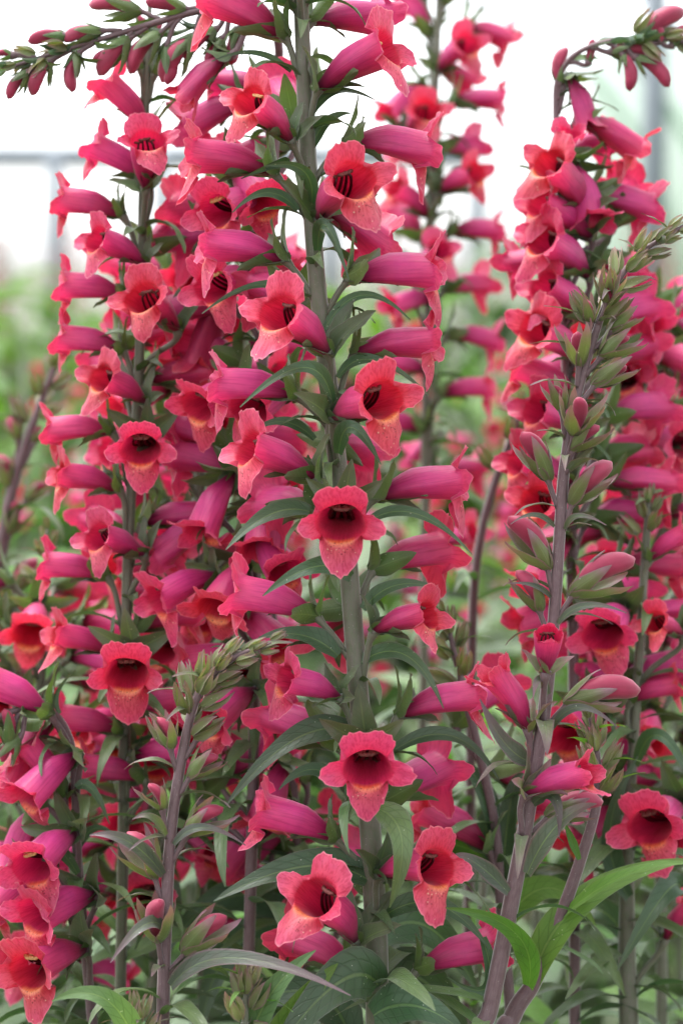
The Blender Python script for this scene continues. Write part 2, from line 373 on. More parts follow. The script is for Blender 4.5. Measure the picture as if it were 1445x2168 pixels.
def blade(L, Wd, arch, m, seed, cup=.35, n=14):
    V, Fc, A = leaf_points(L, Wd, n, cup, arch, 0, seed, 0.40); return mesh('leaf', V, Fc, m, A)

# stamens: curved filament with a two-lobed anther lying under the upper lobe
def stamen_mesh(side, anther):
    pts = [Vector((.004, .0012 * side, -.0012)), Vector((.014, .0040 * side, -.0020)), Vector((.025, .0056 * side, .0000)), Vector((.033, .0046 * side, .0030 + .0010 * abs(side))), Vector((.0375 - .0035 * abs(side), .0034 * side, .0052 + .0012 * abs(side)))]
    path = catmull(pts, 4); V, Fc = [], []
    n = len(path); S = 6
    for i, p in enumerate(path):
        tg = (path[min(i + 1, n - 1)] - path[max(i - 1, 0)]).normalized(); u = tg.cross(Vector((0, 0, 1))).normalized(); v = tg.cross(u)
        for k in range(S):
            a = 2 * math.pi * k / S; V.append(p + (u * math.cos(a) + v * math.sin(a)) * .00075)
    for i in range(n - 1):
        for k in range(S): k2 = (k + 1) % S; Fc.append((i * S + k, i * S + k2, (i + 1) * S + k2, (i + 1) * S + k))
    nf = len(Fc)
    for sgn in (-1, 1):
        base = len(V); c = path[-1] + Vector((.0006, .0010 * sgn, .0002))
        for j in range(5):
            for k in range(8):
                la = math.pi * j / 4; lo = 2 * math.pi * k / 8
                V.append(c + Vector((.0009 * math.sin(la) * math.cos(lo), .0017 * math.cos(la) + .0004 * sgn, .0010 * math.sin(la) * math.sin(lo) + .0004 * sgn * math.cos(la))))
        for j in range(4):
            for k in range(8): k2 = (k + 1) % 8; Fc.append((base + j * 8 + k, base + j * 8 + k2, base + (j + 1) * 8 + k2, base + (j + 1) * 8 + k))
    me = mesh('stamen', V, Fc, M['filament']); me.materials.append(anther)
    for i, p in enumerate(me.polygons):
        if i >= nf: p.material_index = 1
    return me
STA = {'dark': [stamen_mesh(s, M['anther_dark']) for s in (-1, -.35, .35, 1)], 'cream': [stamen_mesh(s, M['anther']) for s in (-1, -.35, .35, 1)]}

# ------------------------------------------------------------------ plant builder
def frame(origin, x, up, s, roll=0.0):
    x = x.normalized()
    z = up - x * up.dot(x)
    if z.length < 0.25: z = z + Vector((0, .3, .0)); z -= x * z.dot(x)
    z.normalize(); y = z.cross(x)
    if roll:
        q = Matrix.Rotation(roll, 3, x); y = q @ y; z = q @ z
    m = Matrix((x, y, z)).transposed().to_4x4()
    return Matrix.Translation(origin) @ m @ Matrix.Diagonal((s, s, s, 1))

class Plant:
    def __init__(s, name, label, d, stem_px, stem_mat='stem', sepal='sepal', leaf='leaf', group=None, cat='foxglove', low=False, rib=0.05, to_ground=True, smin=.62, rk=1.0):
        """stem_px: (px, py, depth offset, radius in px) from the bottom up"""
        s.smin = smin; s.d = d; s.sepal = sepal; s.leafm = leaf; s.low = low; s.stemm = stem_mat; s.k = 0; s.rnd = random.Random(len(label) * 31 + int(d * 1000))
        P = [W(a, b, d + c) for a, b, c, r in stem_px]; Rr = [rk * r * (d + c) / FPX for a, b, c, r in stem_px]
        dn = (P[0] - P[1]).normalized(); base = P[0].copy()
        if to_ground:
            g = Vector((P[0].x + dn.x * 0.18, P[0].y + dn.y * .1, 0.0)); mid = P[0].lerp(g, .5) + Vector((dn.x * .03, 0, 0))
            P = [g + Vector((0, 0, -.01)), mid] + P; Rr = [Rr[0] * 1.15, Rr[0] * 1.1] + Rr; base = g
        s.path = catmull(P, 10); s.rad = []
        for i in range(len(P) - 1):
            for k in range(10): s.rad.append(Rr[i] + (Rr[i + 1] - Rr[i]) * k / 10)
        s.rad.append(Rr[-1])
        s.root = thing(name, label, cat, base, group)
        s.stem = add('stem', tube_mesh('stem', s.path, s.rad, 14 if not low else 8, M[stem_mat], rib), s.root)
        s.px = [PX(p) for p in s.path]
    def near(s, px, py):
        best = min(range(len(s.path)), key=lambda i: (s.px[i][0] - px) ** 2 + (s.px[i][1] - py) ** 2); return best
    def depth_at(s, px, py): return s.px[s.near(px, py)][2]
    def node_for(s, bpx, drop=85):
        """stem point a little below a flower base"""
        i = s.near(bpx[0], bpx[1]); target = s.path[i]
        need = drop * s.px[i][2] / FPX; j = i; L = 0
        while j > 0 and L < need: L += (s.path[j] - s.path[j - 1]).length; j -= 1
        return j
    def pedicel(s, parent, base, axis, j, r=.00145):
        a = s.path[j]; tg = (s.path[min(j + 1, len(s.path) - 1)] - s.path[max(0, j - 1)]).normalized()
        out = base - a; out = out - tg * out.dot(tg); o = out.normalized() if out.length > 1e-4 else -FWD
        L = (base - a).length
        p0 = a + o * s.rad[j] * .6; p1 = a + o * (s.rad[j] + out.length * .22) + tg * L * .42; p3 = base + axis * .0015; p2 = base - axis * L * .18 + tg * (-L * .22)
        path = []
        for i in range(9):
            t = i / 8; path.append(p0 * (1 - t) ** 3 + p1 * 3 * t * (1 - t) ** 2 + p2 * 3 * t * t * (1 - t) + p3 * t ** 3)
        rr = [r * (1.1 if i < 7 else 1.1 + .5 * (i - 6)) for i in range(9)]
        add('pedicel', tube_mesh('pedicel', path, rr, 7, M[s.stemm]), parent)
        return a + o * s.rad[j] * .5, o, tg
    def bract(s, root, o, tg, L, wd, droop=None, tw=0):
        r = s.rnd
        d0 = r.uniform(28, 55); d1 = droop if droop is not None else r.uniform(-75, -20)
        me = blade(L, wd, (d0, d1), M[s.leafm], r.randrange(999), .35, 10)
        oh = Vector((o.x, o.y, 0)); oh = oh.normalized() if oh.length > .05 else Vector((0, -1, 0))
        q = Matrix.Rotation(r.uniform(-.5, .5), 3, Vector((0, 0, 1)))
        add('leaf', me, s.root, frame(root, q @ oh, tg, 1.0, r.uniform(-.35, .35)))
    def sepals(s, parent, m, sc_, kind='open', r=None):
        r = s.rnd; x = m.to_3x3() @ Vector((1, 0, 0)); x.normalize(); z = (m.to_3x3() @ Vector((0, 0, 1))).normalized(); o = m.translation
        spots = [(0, 74, 1.0), (58, 60, 1.05), (-58, 60, 1.05), (140, 14, 1.05), (-140, 14, 1.05)] if kind == 'open' else [(0, 26, .95), (70, 28, 1), (-70, 30, 1), (142, 27, 1.08), (-142, 29, 1.08)]
        pool = (SEP if kind == 'open' else SEPB)[s.sepal]
        for a, spread, k in spots:
            a += r.uniform(-12, 12); spread += r.uniform(-10, 12) if kind == 'open' else r.uniform(-5, 9)
            q = Matrix.Rotation(R(a), 3, x); rad = q @ z
            dr = x * math.cos(R(spread)) + rad * math.sin(R(spread))
            nrm = -(rad * math.cos(R(spread)) - x * math.sin(R(spread)))      # inner face looks at the tube
            add('sepal', pool[r.randrange(len(pool))], parent, frame(o + rad * .0010 * sc_ - x * .0022 * sc_, dr, nrm, sc_ * k * r.uniform(.88, 1.1), 0))
    def flower(s, bx, by, mx, my, f=0.0, sc_=None, co=None, roll=None, sta=None, bract=True, sep=True, drop=85, off=None):
        r = s.rnd; j0 = s.near(bx, by); D = s.px[j0][2]
        v = Vector((mx - bx, -(my - by))); P = v.length * D / FPX; v.normalize()
        fr = R(f)
        if sc_ is None: sc_ = max(s.smin, min(1.25, P / (TL * math.cos(fr))))
        dr = (RT * v.x + UPV * v.y) * math.cos(fr) - FWD * math.sin(fr)
        d_m = D - (off if off is not None else .018) * math.sin(fr) - sc_ * TL * math.sin(fr)
        mouth = W(mx, my, d_m); base = mouth - dr * (sc_ * TL)
        return s.place(base, dr, sc_, f, co, roll, sta, bract, sep, drop)
    def auto_flowers(s, y0, y1, n, size=(.85, 1.02)):
        """bells set spirally round the stem"""
        r = s.rnd; js = [i for i, q in enumerate(s.px) if y0 < q[1] < y1]
        for k in range(n):
            j = js[min(len(js) - 1, int((k + .5) / n * len(js)))]; az = k * 2.4 + r.uniform(-.4, .4)
            dr = Vector((math.cos(az), math.sin(az), r.uniform(-.4, .15))).normalized(); sc_ = r.uniform(*size)
            s.place(s.path[j] + Vector((dr.x, dr.y, 0)) * .019, dr, sc_, 20 if dr.y < -.3 else -20)
    def place(s, base, dr, sc_, f=0.0, co=None, roll=None, sta=None, bract=True, sep=True, drop=85):
        r = s.rnd
        m = frame(base, dr, Vector((0, 0, 1)), sc_, roll if roll is not None else r.choice((-1, 1)) * r.uniform(.08, .34))
        pool = CO_LOW if s.low else CO
        me = co if co is not None else pool[r.randrange(len(pool))]
        o = add('flower', me, s.root, m)
        if sep: s.sepals(o, m, sc_ * r.uniform(.92, 1.08))
        if sta is None: sta = 'dark' if (f > 15) else None
        if sta and not s.low:
            for st in STA[sta]: add('stamen', st, o, m @ Matrix.Rotation(r.uniform(-.08, .08), 4, 'X'))
        bp = PX(base); j = s.node_for(bp, drop)
        rt, oo, tg = s.pedicel(o, base, dr, j)
        if bract: s.bract(rt, oo, tg, r.uniform(.026, .040), r.uniform(.006, .010))
        return o
    def bud(s, bx, by, tx, ty, f=0.0, thick=1.0, bract=True, drop=50, sep=True, sepk=.95, budk=1.0):
        r = s.rnd; D = s.px[s.near(bx, by)][2]; v = Vector((tx - bx, -(ty - by))); P = v.length * D / FPX; v.normalize(); fr = R(f)
        sc_ = P / (.024 * math.cos(fr)); dr = (RT * v.x + UPV * v.y) * math.cos(fr) - FWD * math.sin(fr)
        base = W(bx, by, D - .012 * math.sin(fr))
        m = frame(base, dr, Vector((0, 0, 1)), sc_ * budk, r.uniform(-1, 1)); 
        o = add('bud', BUD[r.randrange(3)], s.root, m)
        if sep: s.sepals(o, frame(base, dr, Vector((0, 0, 1)), sc_), min(1.05, sepk * sc_), 'bud')
        j = s.node_for((bx, by), drop); rt, oo, tg = s.pedicel(o, base, dr, j, .0012)
        if bract: s.bract(rt, oo, tg, r.uniform(.018, .030), r.uniform(.0035, .006), r.uniform(-60, -5))
        return o
    def lower_leaves(s, y0, y1, n, L=(.06, .10), wd=(.010, .017), kinds=('leaf',)):
        """stem leaves on the lower part, growing smaller upward"""
        r = s.rnd; js = [i for i, q in enumerate(s.px) if y0 < q[1] < y1]
        for k in range(n):
            j = js[min(len(js) - 1, int((k + r.random()) / n * len(js)))]; az = k * 2.4 + r.uniform(-.5, .5); g = (s.px[j][1] - y0) / (y1 - y0)
            o = Vector((math.cos(az), math.sin(az), 0)); tg = (s.path[min(j + 1, len(s.path) - 1)] - s.path[max(0, j - 1)]).normalized()
            me = blade(r.uniform(*L) * (.65 + .5 * g), r.uniform(*wd) * (.65 + .5 * g), (r.uniform(20, 55), r.uniform(-75, -25)), M[r.choice(kinds)], r.randrange(999), .28, 12)
            add('leaf', me, s.root, frame(s.path[j] + o * s.rad[j] * .6, o, tg, 1.0, r.uniform(-.4, .4)))
    def tip_buds(s, i0, n, size0=.75, size1=.3):
        """young green buds crowding the tip of the stem"""
        r = s.rnd; N = len(s.path) - 1
        for k in range(n):
            f = k / max(1, n - 1); j = int(i0 + (N - i0) * f); a = s.path[j]
            tg = (s.path[min(j + 1, N)] - s.path[max(0, j - 1)]).normalized()
            az = k * 2.4 + r.uniform(-.3, .3); u = tg.cross(Vector((.2, .9, .3))).normalized(); v_ = tg.cross(u)
            rad = u * math.cos(az) + v_ * math.sin(az); sc_ = size0 + (size1 - size0) * f
            dr = (tg * (.75 + .6 * f) + rad * (1.0 - .75 * f)).normalized(); base = a + rad * (s.rad[j] + .002 * sc_)
            m = frame(base, dr, tg, sc_)
            o = add('bud', BUDG[r.randrange(len(BUDG))], s.root, m)
            if r.random() < .7: s.bract(a + rad * s.rad[j] * .5, rad + tg * .3, tg, .022 * sc_ + .006, .0042, r.uniform(-40, 20))
    def leaf(s, root, mid, tip, wpx, dz=(0, 0, 0), tau=35, m=None, fold=.3, face=1, rnd_=.40):
        """a blade through three photograph points at its plant's depth; dz: offsets toward the camera (m); tau: turn of the blade about its midrib"""
        D = s.depth_at(*root); a, b, c = (W(p[0], p[1], D - z) for p, z in zip((root, mid, tip), dz))
        ct = 2 * b - (a + c) / 2; n = 16; K = 8; V, Fc, at, aq = [], [], [], []
        r = s.rnd; p1 = r.uniform(0, 6)
        for j in range(n + 1):
            t = j / n; p = a * (1 - t) ** 2 + ct * 2 * t * (1 - t) + c * t * t
            tg = ((ct - a) * (1 - t) + (c - ct) * t).normalized()
            vw = (CAM - p).normalized(); vw = (vw - tg * vw.dot(tg)).normalized(); s0 = tg.cross(vw)
            if j == 0: s0 = -s0 if s0.z > 0 else s0
            elif s0.dot(prev) < 0: s0 = -s0
            prev = s0
            tt_ = R(tau); side = s0 * math.cos(tt_) + vw * math.sin(tt_); nr = side.cross(tg).normalized()
            if j == 0: nf = -1 if nr.dot(vw) * face < 0 else 1
            nr = nr * nf
            wd = wpx * .5 * D / FPX / max(.35, math.cos(tt_)) * (max(0, 1 - t) ** .72) * (min(1, (t + .12) / rnd_) ** .8) * 1.18
            wd = max(wd, .00025)
            for k in range(K + 1):
                q = -1 + 2 * k / K
                V.append(p + side * q * wd + nr * (fold * abs(q) ** 1.3 * wd + .09 * wd * math.sin(11 * t + p1 + 2 * q) * abs(q))); at.append(t); aq.append(q)
        for j in range(n):
            for k in range(K): i = j * (K + 1) + k; Fc.append((i, i + K + 1, i + K + 2, i + 1))
        # upper face looks along nr
        e1 = V[K + 1 + 4] - V[4]; e2 = V[5] - V[4]
        me = mesh('leaf', V, Fc, M[m or s.leafm], {'t': at, 'q': aq})
        if e1.cross(e2).dot(nr) < 0: me.flip_normals()
        return add('leaf', me, s.root)
def green_bud(seed):
    V, Fc, A = [], [], {'t': [], 'q': []}
    r = random.Random(seed)
    for k in range(5):
        v, f, at = leaf_points(.0190, .0058, 8, .75, (22, r.uniform(-18, 6)), 0, seed * 7 + k, .40)
        q = Matrix.Rotation(2 * math.pi * k / 5, 3, Vector((1, 0, 0))); b = len(V)
        # inner face toward the axis
        V += [q @ Vector((p.x, p.y, -(-p.z) + .0004)) for p in v]; Fc += [tuple(i + b for i in ff) for ff in f]
        A['t'] += at['t']; A['q'] += at['q']
    return mesh('bud', V, Fc, M['bud_green'], A)
BUDG = [green_bud(i) for i in range(3)]

# ------------------------------------------------------------------ the foxgloves one can pick out
def ff(p, rows):
    for row in rows:
        a = row[:5]; kw = row[5] if len(row) > 5 else {}
        p.flower(*a, **kw)
# the tall spike in focus
A = Plant('foxglove', 'tall upright foxglove with the thickest grey-green stem and coral pink bells all round', 1.10,
    [(797, 2300, 0, 24), (796, 2000, 0, 24), (779, 1700, 0, 22), (757, 1450, 0, 21), (737, 1200, 0, 20), (717, 1010, 0, 20), (694, 800, 0, 19), (670, 590, 0, 18), (652, 340, 0, 18), (643, 150, 0, 17), (636, 0, 0, 15), (632, -150, 0, 12), (628, -330, 0, 7), (626, -430, 0, 3)])
ff(A, [
 (578, 62, 448, 2, 4, dict(sc_=.98, roll=0, co=CO[0])), (690, 55, 800, 42, -28, dict(sc_=.95)), (700, 160, 818, 103, 24, dict(sc_=1.0, sta='cream')),
 (612, 278, 528, 215, 45, dict(sta='cream')), (580, 360, 412, 332, 6, {}), (730, 302, 900, 318, -4, {}), (694, 425, 748, 384, 58, dict(sc_=1.0)),
 (604, 545, 440, 522, 8, {}), (737, 585, 915, 577, 8, {}), (648, 705, 590, 664, 46, dict(sc_=1.0)), (748, 745, 908, 728, 3, {}),
 (628, 835, 468, 815, 2, {}), (735, 868, 808, 848, 54, dict(sc_=1.0)), (665, 1010, 528, 950, 26, {}), (800, 1048, 966, 1024, 0, dict(sc_=1.0)),
 (724, 1085, 721, 1108, 80, dict(sc_=1.0, roll=0, drop=120)), (815, 1195, 928, 1162, -26, dict(sc_=.95)), (672, 1302, 508, 1255, -3, {}), (792, 1338, 905, 1303, 28, {}),
 (718, 1482, 605, 1440, 28, {}), (842, 1512, 1000, 1474, 0, {}), (777, 1600, 777, 1628, 80, dict(sc_=1.0, roll=0, drop=120)), (712, 1775, 560, 1718, 3, {}),
 (842, 1860, 922, 1838, 46, dict(sc_=.98)), (748, 2010, 668, 1902, 42, dict(sc_=1.05)), (880, 2045, 1035, 2002, -10, {}),
 (640, 1075, 575, 1065, -52, dict(sc_=.95)), (715, 470, 790, 512, -38, dict(sc_=.95)), (690, 1560, 585, 1518, -32, dict(sc_=1.0)), (842, 1668, 925, 1628, -38, dict(sc_=1.0)),
 (735, 1290, 690, 1335, -60, dict(sc_=.95)), (720, 2030, 620, 1990, -30, dict(sc_=1.0)), (772, 1855, 742, 1828, -68, dict(sc_=.95)), (600, 220, 590, 195, -55, dict(sc_=.9)),
 (735, 950, 770, 960, -60, dict(sc_=.9)), (600, 640, 560, 610, -55, dict(sc_=.9)), (590, -60, 470, -120, 10, {}), (690, -80, 800, -110, 10, {}), (640, -120, 645, -150, 60, dict(sc_=.9))])
for b in ((660, -200, 720, -260), (600, -230, 560, -290), (640, -290, 660, -350)): A.bud(*b)
A.tip_buds(len(A.path) - 12, 9, .6, .3)
AL = [((615, 152), (540, 112), (448, 130), 15), ((652, 262), (705, 196), (792, 211), 22), ((630, 445), (565, 408), (492, 450), 26), ((628, 628), (540, 605), (428, 664), 20),
 ((682, 705), (765, 625), (868, 678), 24), ((665, 930), (600, 893), (528, 918), 26), ((716, 800), (790, 762), (908, 838), 26), ((655, 1083), (570, 1090), (478, 1164), 44),
 ((778, 1105), (882, 1088), (998, 1174), 28), ((768, 1290), (835, 1240), (925, 1245), 34), ((764, 1402), (860, 1388), (938, 1500), 40), ((715, 1388), (640, 1345), (545, 1352), 48),
 ((756, 1552), (625, 1565), (478, 1706), 62), ((832, 1590), (955, 1558), (1056, 1652), 36), ((778, 1862), (640, 1835), (452, 1908), 80), ((708, 1648), (650, 1630), (590, 1672), 34)]
for a, b, c, wd in AL: A.leaf(a, b, c, wd, (.004, .006, .01), rnd.choice((20, 30, 38)), fold=.28)
A.leaf((672, 530), (690, 478), (738, 592), 34, (.016, .036, .045), 10); A.leaf((703, 850), (640, 778), (508, 862), 34, (.018, .035, .03), 30)
A.leaf((716, 960), (745, 905), (806, 984), 40, (.018, .038, .042), 12); A.leaf((742, 1222), (665, 1200), (556, 1262), 48, (.02, .036, .036), 20)
A.leaf((800, 1712), (850, 1780), (824, 1922), 66, (.02, .045, .04), 12); A.leaf((812, 1940), (925, 1915), (1035, 2010), 48, (.005, .01, .01), 25); A.leaf((1020, 1985), (1030, 2090), (945, 2068), 34, (.008, .008, .008), 30)
A.leaf((600, 350), (590, 345), (510, 378), 26, (.01, .012, .012), 30); A.leaf((660, 430), (640, 360), (560, 352), 34, (.02, .03, .03), 20); A.leaf((650, 330), (690, 260), (742, 240), 30, (.0, .0, .0), 20)
# its big lower leaves
A.leaf((800, 2085), (710, 2085), (560, 2260), 125, (.012, .03, .04), 10, fold=.2); A.leaf((800, 2090), (900, 2080), (1000, 2230), 130, (-.02, -.04, -.06), 10); A.leaf((790, 2150), (880, 2130), (985, 2190), 100, (.01, .02, .02), 20)
A.leaf((790, 2000), (900, 1960), (1010, 2100), 120, (-.03, -.06, -.08), 10); A.leaf((740, 2200), (650, 2100), (470, 2150), 120, (-.03, -.05, -.06), 15)
# the budding spike with a purple stem that leans to the right
E = Plant('foxglove', 'budding foxglove on purple stem leaning right, mostly closed pink buds and green tip', 1.09,
    [(1000, 2300, .0, 19), (1040, 2120, .0, 18), (1095, 1840, .0, 17), (1130, 1640, .0, 15), (1152, 1500, .0, 14), (1170, 1330, 0, 13), (1183, 1140, 0, 12.5), (1194, 990, 0, 12), (1218, 850, 0, 10), (1255, 720, 0, 8.5), (1292, 620, 0, 7), (1345, 545, 0, 6), (1400, 505, 0, 5), (1470, 465, 0, 3)],
    'stem_purple', 'sepal_purple', 'leaf_purple')
for b in ((1158, 1198, 1083, 1088, 5), (1212, 1255, 1335, 1172, 5), (1142, 1290, 1098, 1205, 5), (1200, 1486, 1352, 1448, 0), (1160, 1725, 1275, 1690, -10), (1210, 1062, 1288, 975, 8), (1160, 1012, 1108, 912, 5),
          (1212, 950, 1270, 890, 20), (1215, 915, 1226, 828, 35), (1190, 868, 1172, 805, 10), (1258, 812, 1335, 765, 5), (1225, 770, 1216, 690, 15), (1272, 752, 1338, 702, 5), (1248, 682, 1236, 622, 5), (1290, 700, 1345, 655, -5), (1284, 640, 1288, 575, 20)):
    E.bud(*b[:4], f=b[4], sepk=1.08 if b[1] < 1000 else .85, budk=.84 if b[1] < 1000 else 1.0)
E.flower(1112, 1535, 1046, 1432, 6, co=CO_OPEN, sc_=.78, roll=.3); E.flower(1165, 1668, 1238, 1640, 24, sc_=.80, co=CO_OPEN)
E.flower(1160, 1395, 1160, 1345, 40, co=CO_CUP, sc_=.62, roll=0)
E.tip_buds(len(E.path) - 38, 17, .95, .4)
for a, b, c, wd in (((1166, 1545), (1225, 1498), (1308, 1542), 22), ((1120, 1612), (1065, 1570), (1015, 1480), 44), ((1128, 1702), (1172, 1690), (1182, 1775), 34), ((1115, 1850), (1180, 1745), (1262, 1702), 50), ((1180, 1320), (1240, 1282), (1325, 1298), 20), ((1165, 1265), (1130, 1240), (1075, 1235), 14), ((1172, 1115), (1130, 1090), (1080, 1110), 14), ((1195, 1120), (1225, 1092), (1282, 1112), 16), ((1075, 1890), (1010, 1830), (960, 1810), 40), ((1160, 1470), (1140, 1440), (1128, 1478), 26)):
    E.leaf(a, b, c, wd, (.004, .012, .016), 25)
# the short budding spike at the bottom left
Fp = Plant('foxglove', 'short budding foxglove on purple stem, pink buds with purple sepals, crowded green tip', 1.08,
    [(345, 2300, .0, 14), (346, 2100, .0, 14), (352, 1930, .0, 13), (362, 1760, .0, 12), (382, 1620, 0, 11), (408, 1500, 0, 9), (440, 1440, 0, 9), (490, 1395, -.002, 7), (575, 1362, -.004, 4)],
    'stem_purple', 'sepal_purple', 'leaf_purple')
for b in ((336, 1988, 335, 1888, 30), (392, 2012, 478, 1928, 8), (328, 1852, 275, 1752, 5), (398, 1762, 472, 1700, 5), (345, 1712, 320, 1652, 15), (402, 1642, 462, 1592, 5), (362, 1582, 338, 1512, 10), (418, 1560, 455, 1520, 5)):
    Fp.bud(*b[:4], f=b[4], sepk=1.02, budk=.95)
Fp.tip_buds(len(Fp.path) - 38, 19, 1.05, .45)
Fp.leaf((345, 1962), (300, 1962), (234, 2038), 32, (.01, .025, .03), 20); Fp.leaf((345, 1852), (272, 1782), (190, 1768), 38, (.006, .02, .02), 20)
Fp.leaf((362, 2088), (500, 2028), (742, 2108), 44, (.01, .035, .06), 30); Fp.leaf((368, 1788), (430, 1752), (520, 1790), 22, (.004, .01, .01), 30); Fp.leaf((352, 1768), (320, 1730), (280, 1735), 20, (.01, .02, .02), 30)
# left spike
B = Plant('foxglove', 'tall foxglove with bells to its left, beside the bright white tunnel end', 1.20,
    [(252, 2300, .02, 19), (262, 1700, .0, 19), (265, 1400, 0, 19), (275, 1080, 0, 18), (290, 860, 0, 17), (300, 620, 0, 16), (302, 420, 0, 15), (310, 200, 0, 12), (316, 60, 0, 9), (318, -60, 0, 5)], rk=.62, smin=.8)
ff(B, [(278, 235, 228, 178, 5), (303, 360, 313, 300, 50, dict(sc_=.82)), (258, 345, 205, 312, 5), (250, 450, 135, 424, 3), (275, 540, 205, 508, 35), (250, 622, 140, 605, 3), (250, 738, 135, 716, 2), (272, 832, 216, 802, 42),
 (232, 912, 110, 912, 2), (240, 1032, 130, 1008, 18), (300, 928, 298, 952, 78, dict(sc_=.9, roll=0)), (265, 1162, 208, 1138, 42), (225, 1218, 102, 1196, 2), (235, 1382, 122, 1345, 20), (268, 1405, 268, 1428, 76, dict(sc_=.98, roll=0)),
 (335, 802, 435, 790, -6), (325, 1102, 428, 1090, -4), (330, 655, 303, 632, 55, dict(sc_=.9)), (350, 505, 380, 470, -40, dict(sc_=.8)), (300, 720, 330, 700, -50, dict(sc_=.8)), (250, 800, 225, 770, -50, dict(sc_=.8)), (240, 1120, 200, 1100, -45, dict(sc_=.85)),
 (320, 1320, 410, 1300, -10), (300, 1500, 390, 1480, 5), (230, 1540, 130, 1520, 5), (320, 1600, 400, 1590, 15), (255, 1640, 180, 1625, 10)])
for b in ((325, 160, 350, 110), (300, 150, 280, 95), (325, 90, 340, 40), (305, 80, 295, 30)): B.bud(*b)
# second-left spike with its nodding tip
C = Plant('foxglove', 'foxglove with nodding tip of dusky pink buds arching over the white background', 1.185,
    [(520, 2300, .0, 20), (535, 1700, 0, 20), (540, 1350, 0, 19), (545, 1000, 0, 18), (560, 700, 0, 17), (575, 420, 0, 16), (588, 180, 0, 15), (586, 80, -.01, 15), (545, 22, -.02, 14), (450, 18, -.025, 13), (350, 42, -.03, 12), (250, 72, -.03, 10), (150, 102, -.03, 8), (60, 130, -.03, 7), (-30, 160, -.03, 4)], 'stem_purple', 'sepal', rk=.62, smin=.92)
ff(C, [(470, 245, 405, 270, -22, {}), (520, 422, 457, 448, 52, dict(sc_=.95, sta='cream')), (528, 392, 565, 430, 42, dict(sc_=.9, sta='cream')), (480, 442, 385, 440, -38, {}), (480, 500, 385, 512, -38, {}), (520, 592, 450, 606, 52, dict(sc_=.95, sta='cream')),
 (480, 655, 352, 660, -14, {}), (495, 762, 400, 722, -30, {}), (482, 832, 418, 862, 42, {}), (450, 932, 378, 905, -32, {}), (475, 992, 382, 968, -22, {}), (560, 850, 528, 868, 55, dict(sc_=.95)), (472, 1040, 428, 1128, 22, {}), (440, 1112, 345, 1172, -12, {}),
 (570, 1092, 552, 1165, 38, {}), (412, 1238, 335, 1272, 28, {}), (492, 1232, 458, 1290, 42, {}), (500, 1490, 442, 1528, 45, {}), (575, 1180, 605, 1215, 48, dict(sc_=.9)), (560, 330, 500, 345, -30, {}), (450, 700, 430, 760, -20, {}), (560, 560, 600, 590, 30, dict(sc_=.9)),
 (640, 200, 600, 200, -55, dict(sc_=.8)), (490, 1400, 395, 1400, 5, {}), (545, 1600, 600, 1570, -10, {}), (540, 1330, 600, 1370, 30, dict(sc_=.9)), (580, 1680, 560, 1740, 20, dict(sc_=.9)), (480, 1640, 530, 1600, -30, {}), (430, 170, 395, 205, 0, dict(sc_=.75, co=CO_OPEN)), (520, 190, 455, 175, -20, dict(sc_=.8))])
for b in ((165, 112, 148, 185), (105, 130, 68, 192), (272, 82, 212, 148), (335, 72, 275, 142), (215, 66, 140, 78), (60, 152, 18, 200), (295, 25, 200, 4), (392, 20, 318, 2), (405, 78, 345, 160), (455, 62, 392, 112), (140, 76, 68, 82), (250, 110, 200, 125), (350, 95, 360, 170), (470, 80, 440, 140), (500, 60, 490, 130), (30, 118, -10, 112)):
    C.bud(*b, drop=40, sepk=.80, budk=1.12)
C.tip_buds(len(C.path) - 22, 10, .8, .4)
# nodding spike at the left edge
G = Plant('foxglove', 'foxglove with dark purple stem bent over like a crook, bells hanging below', 1.165,
    [(205, 2300, 0, 17), (195, 2160, 0, 17), (178, 1980, 0, 16), (163, 1800, 0, 16), (160, 1660, 0, 15), (148, 1570, 0, 14), (118, 1515, -.005, 13), (75, 1497, -.01, 12), (30, 1505, -.015, 11), (-40, 1535, -.02, 8)], 'stem_purple', 'sepal', rk=.64, smin=.92)
ff(G, [(112, 1640, 55, 1688, 32, dict(sc_=.92, sta='cream')), (120, 1800, 68, 1838, 58, dict(sc_=1.0, sta='cream')), (155, 1922, 75, 1940, 48, dict(sc_=1.0, sta='cream')), (125, 2045, 62, 2058, 55, dict(sc_=1.05, sta='cream')), (70, 1745, 30, 1830, -8), (68, 1492, -30, 1440, 2), (80, 1610, 60, 1580, 5, dict(sc_=.8)),
 (30, 1890, -20, 1930, 10), (95, 1545, 40, 1640, -15)])
for b in ((20, 1575, 15, 1500), (40, 1560, 0, 1610)): G.bud(*b, thick=1.1)
G.leaf((162, 1668), (195, 1672), (232, 1745), 26, (.01, .01, .01), 25); G.leaf((165, 1800), (200, 1755), (245, 1770), 22, (0, 0, 0), 25); G.leaf((165, 1850), (110, 1800), (90, 1890), 30, (.02, .03, .03), 25); G.leaf((128, 1510), (120, 1470), (160, 1418), 14, (.01, .01, .01), 25)
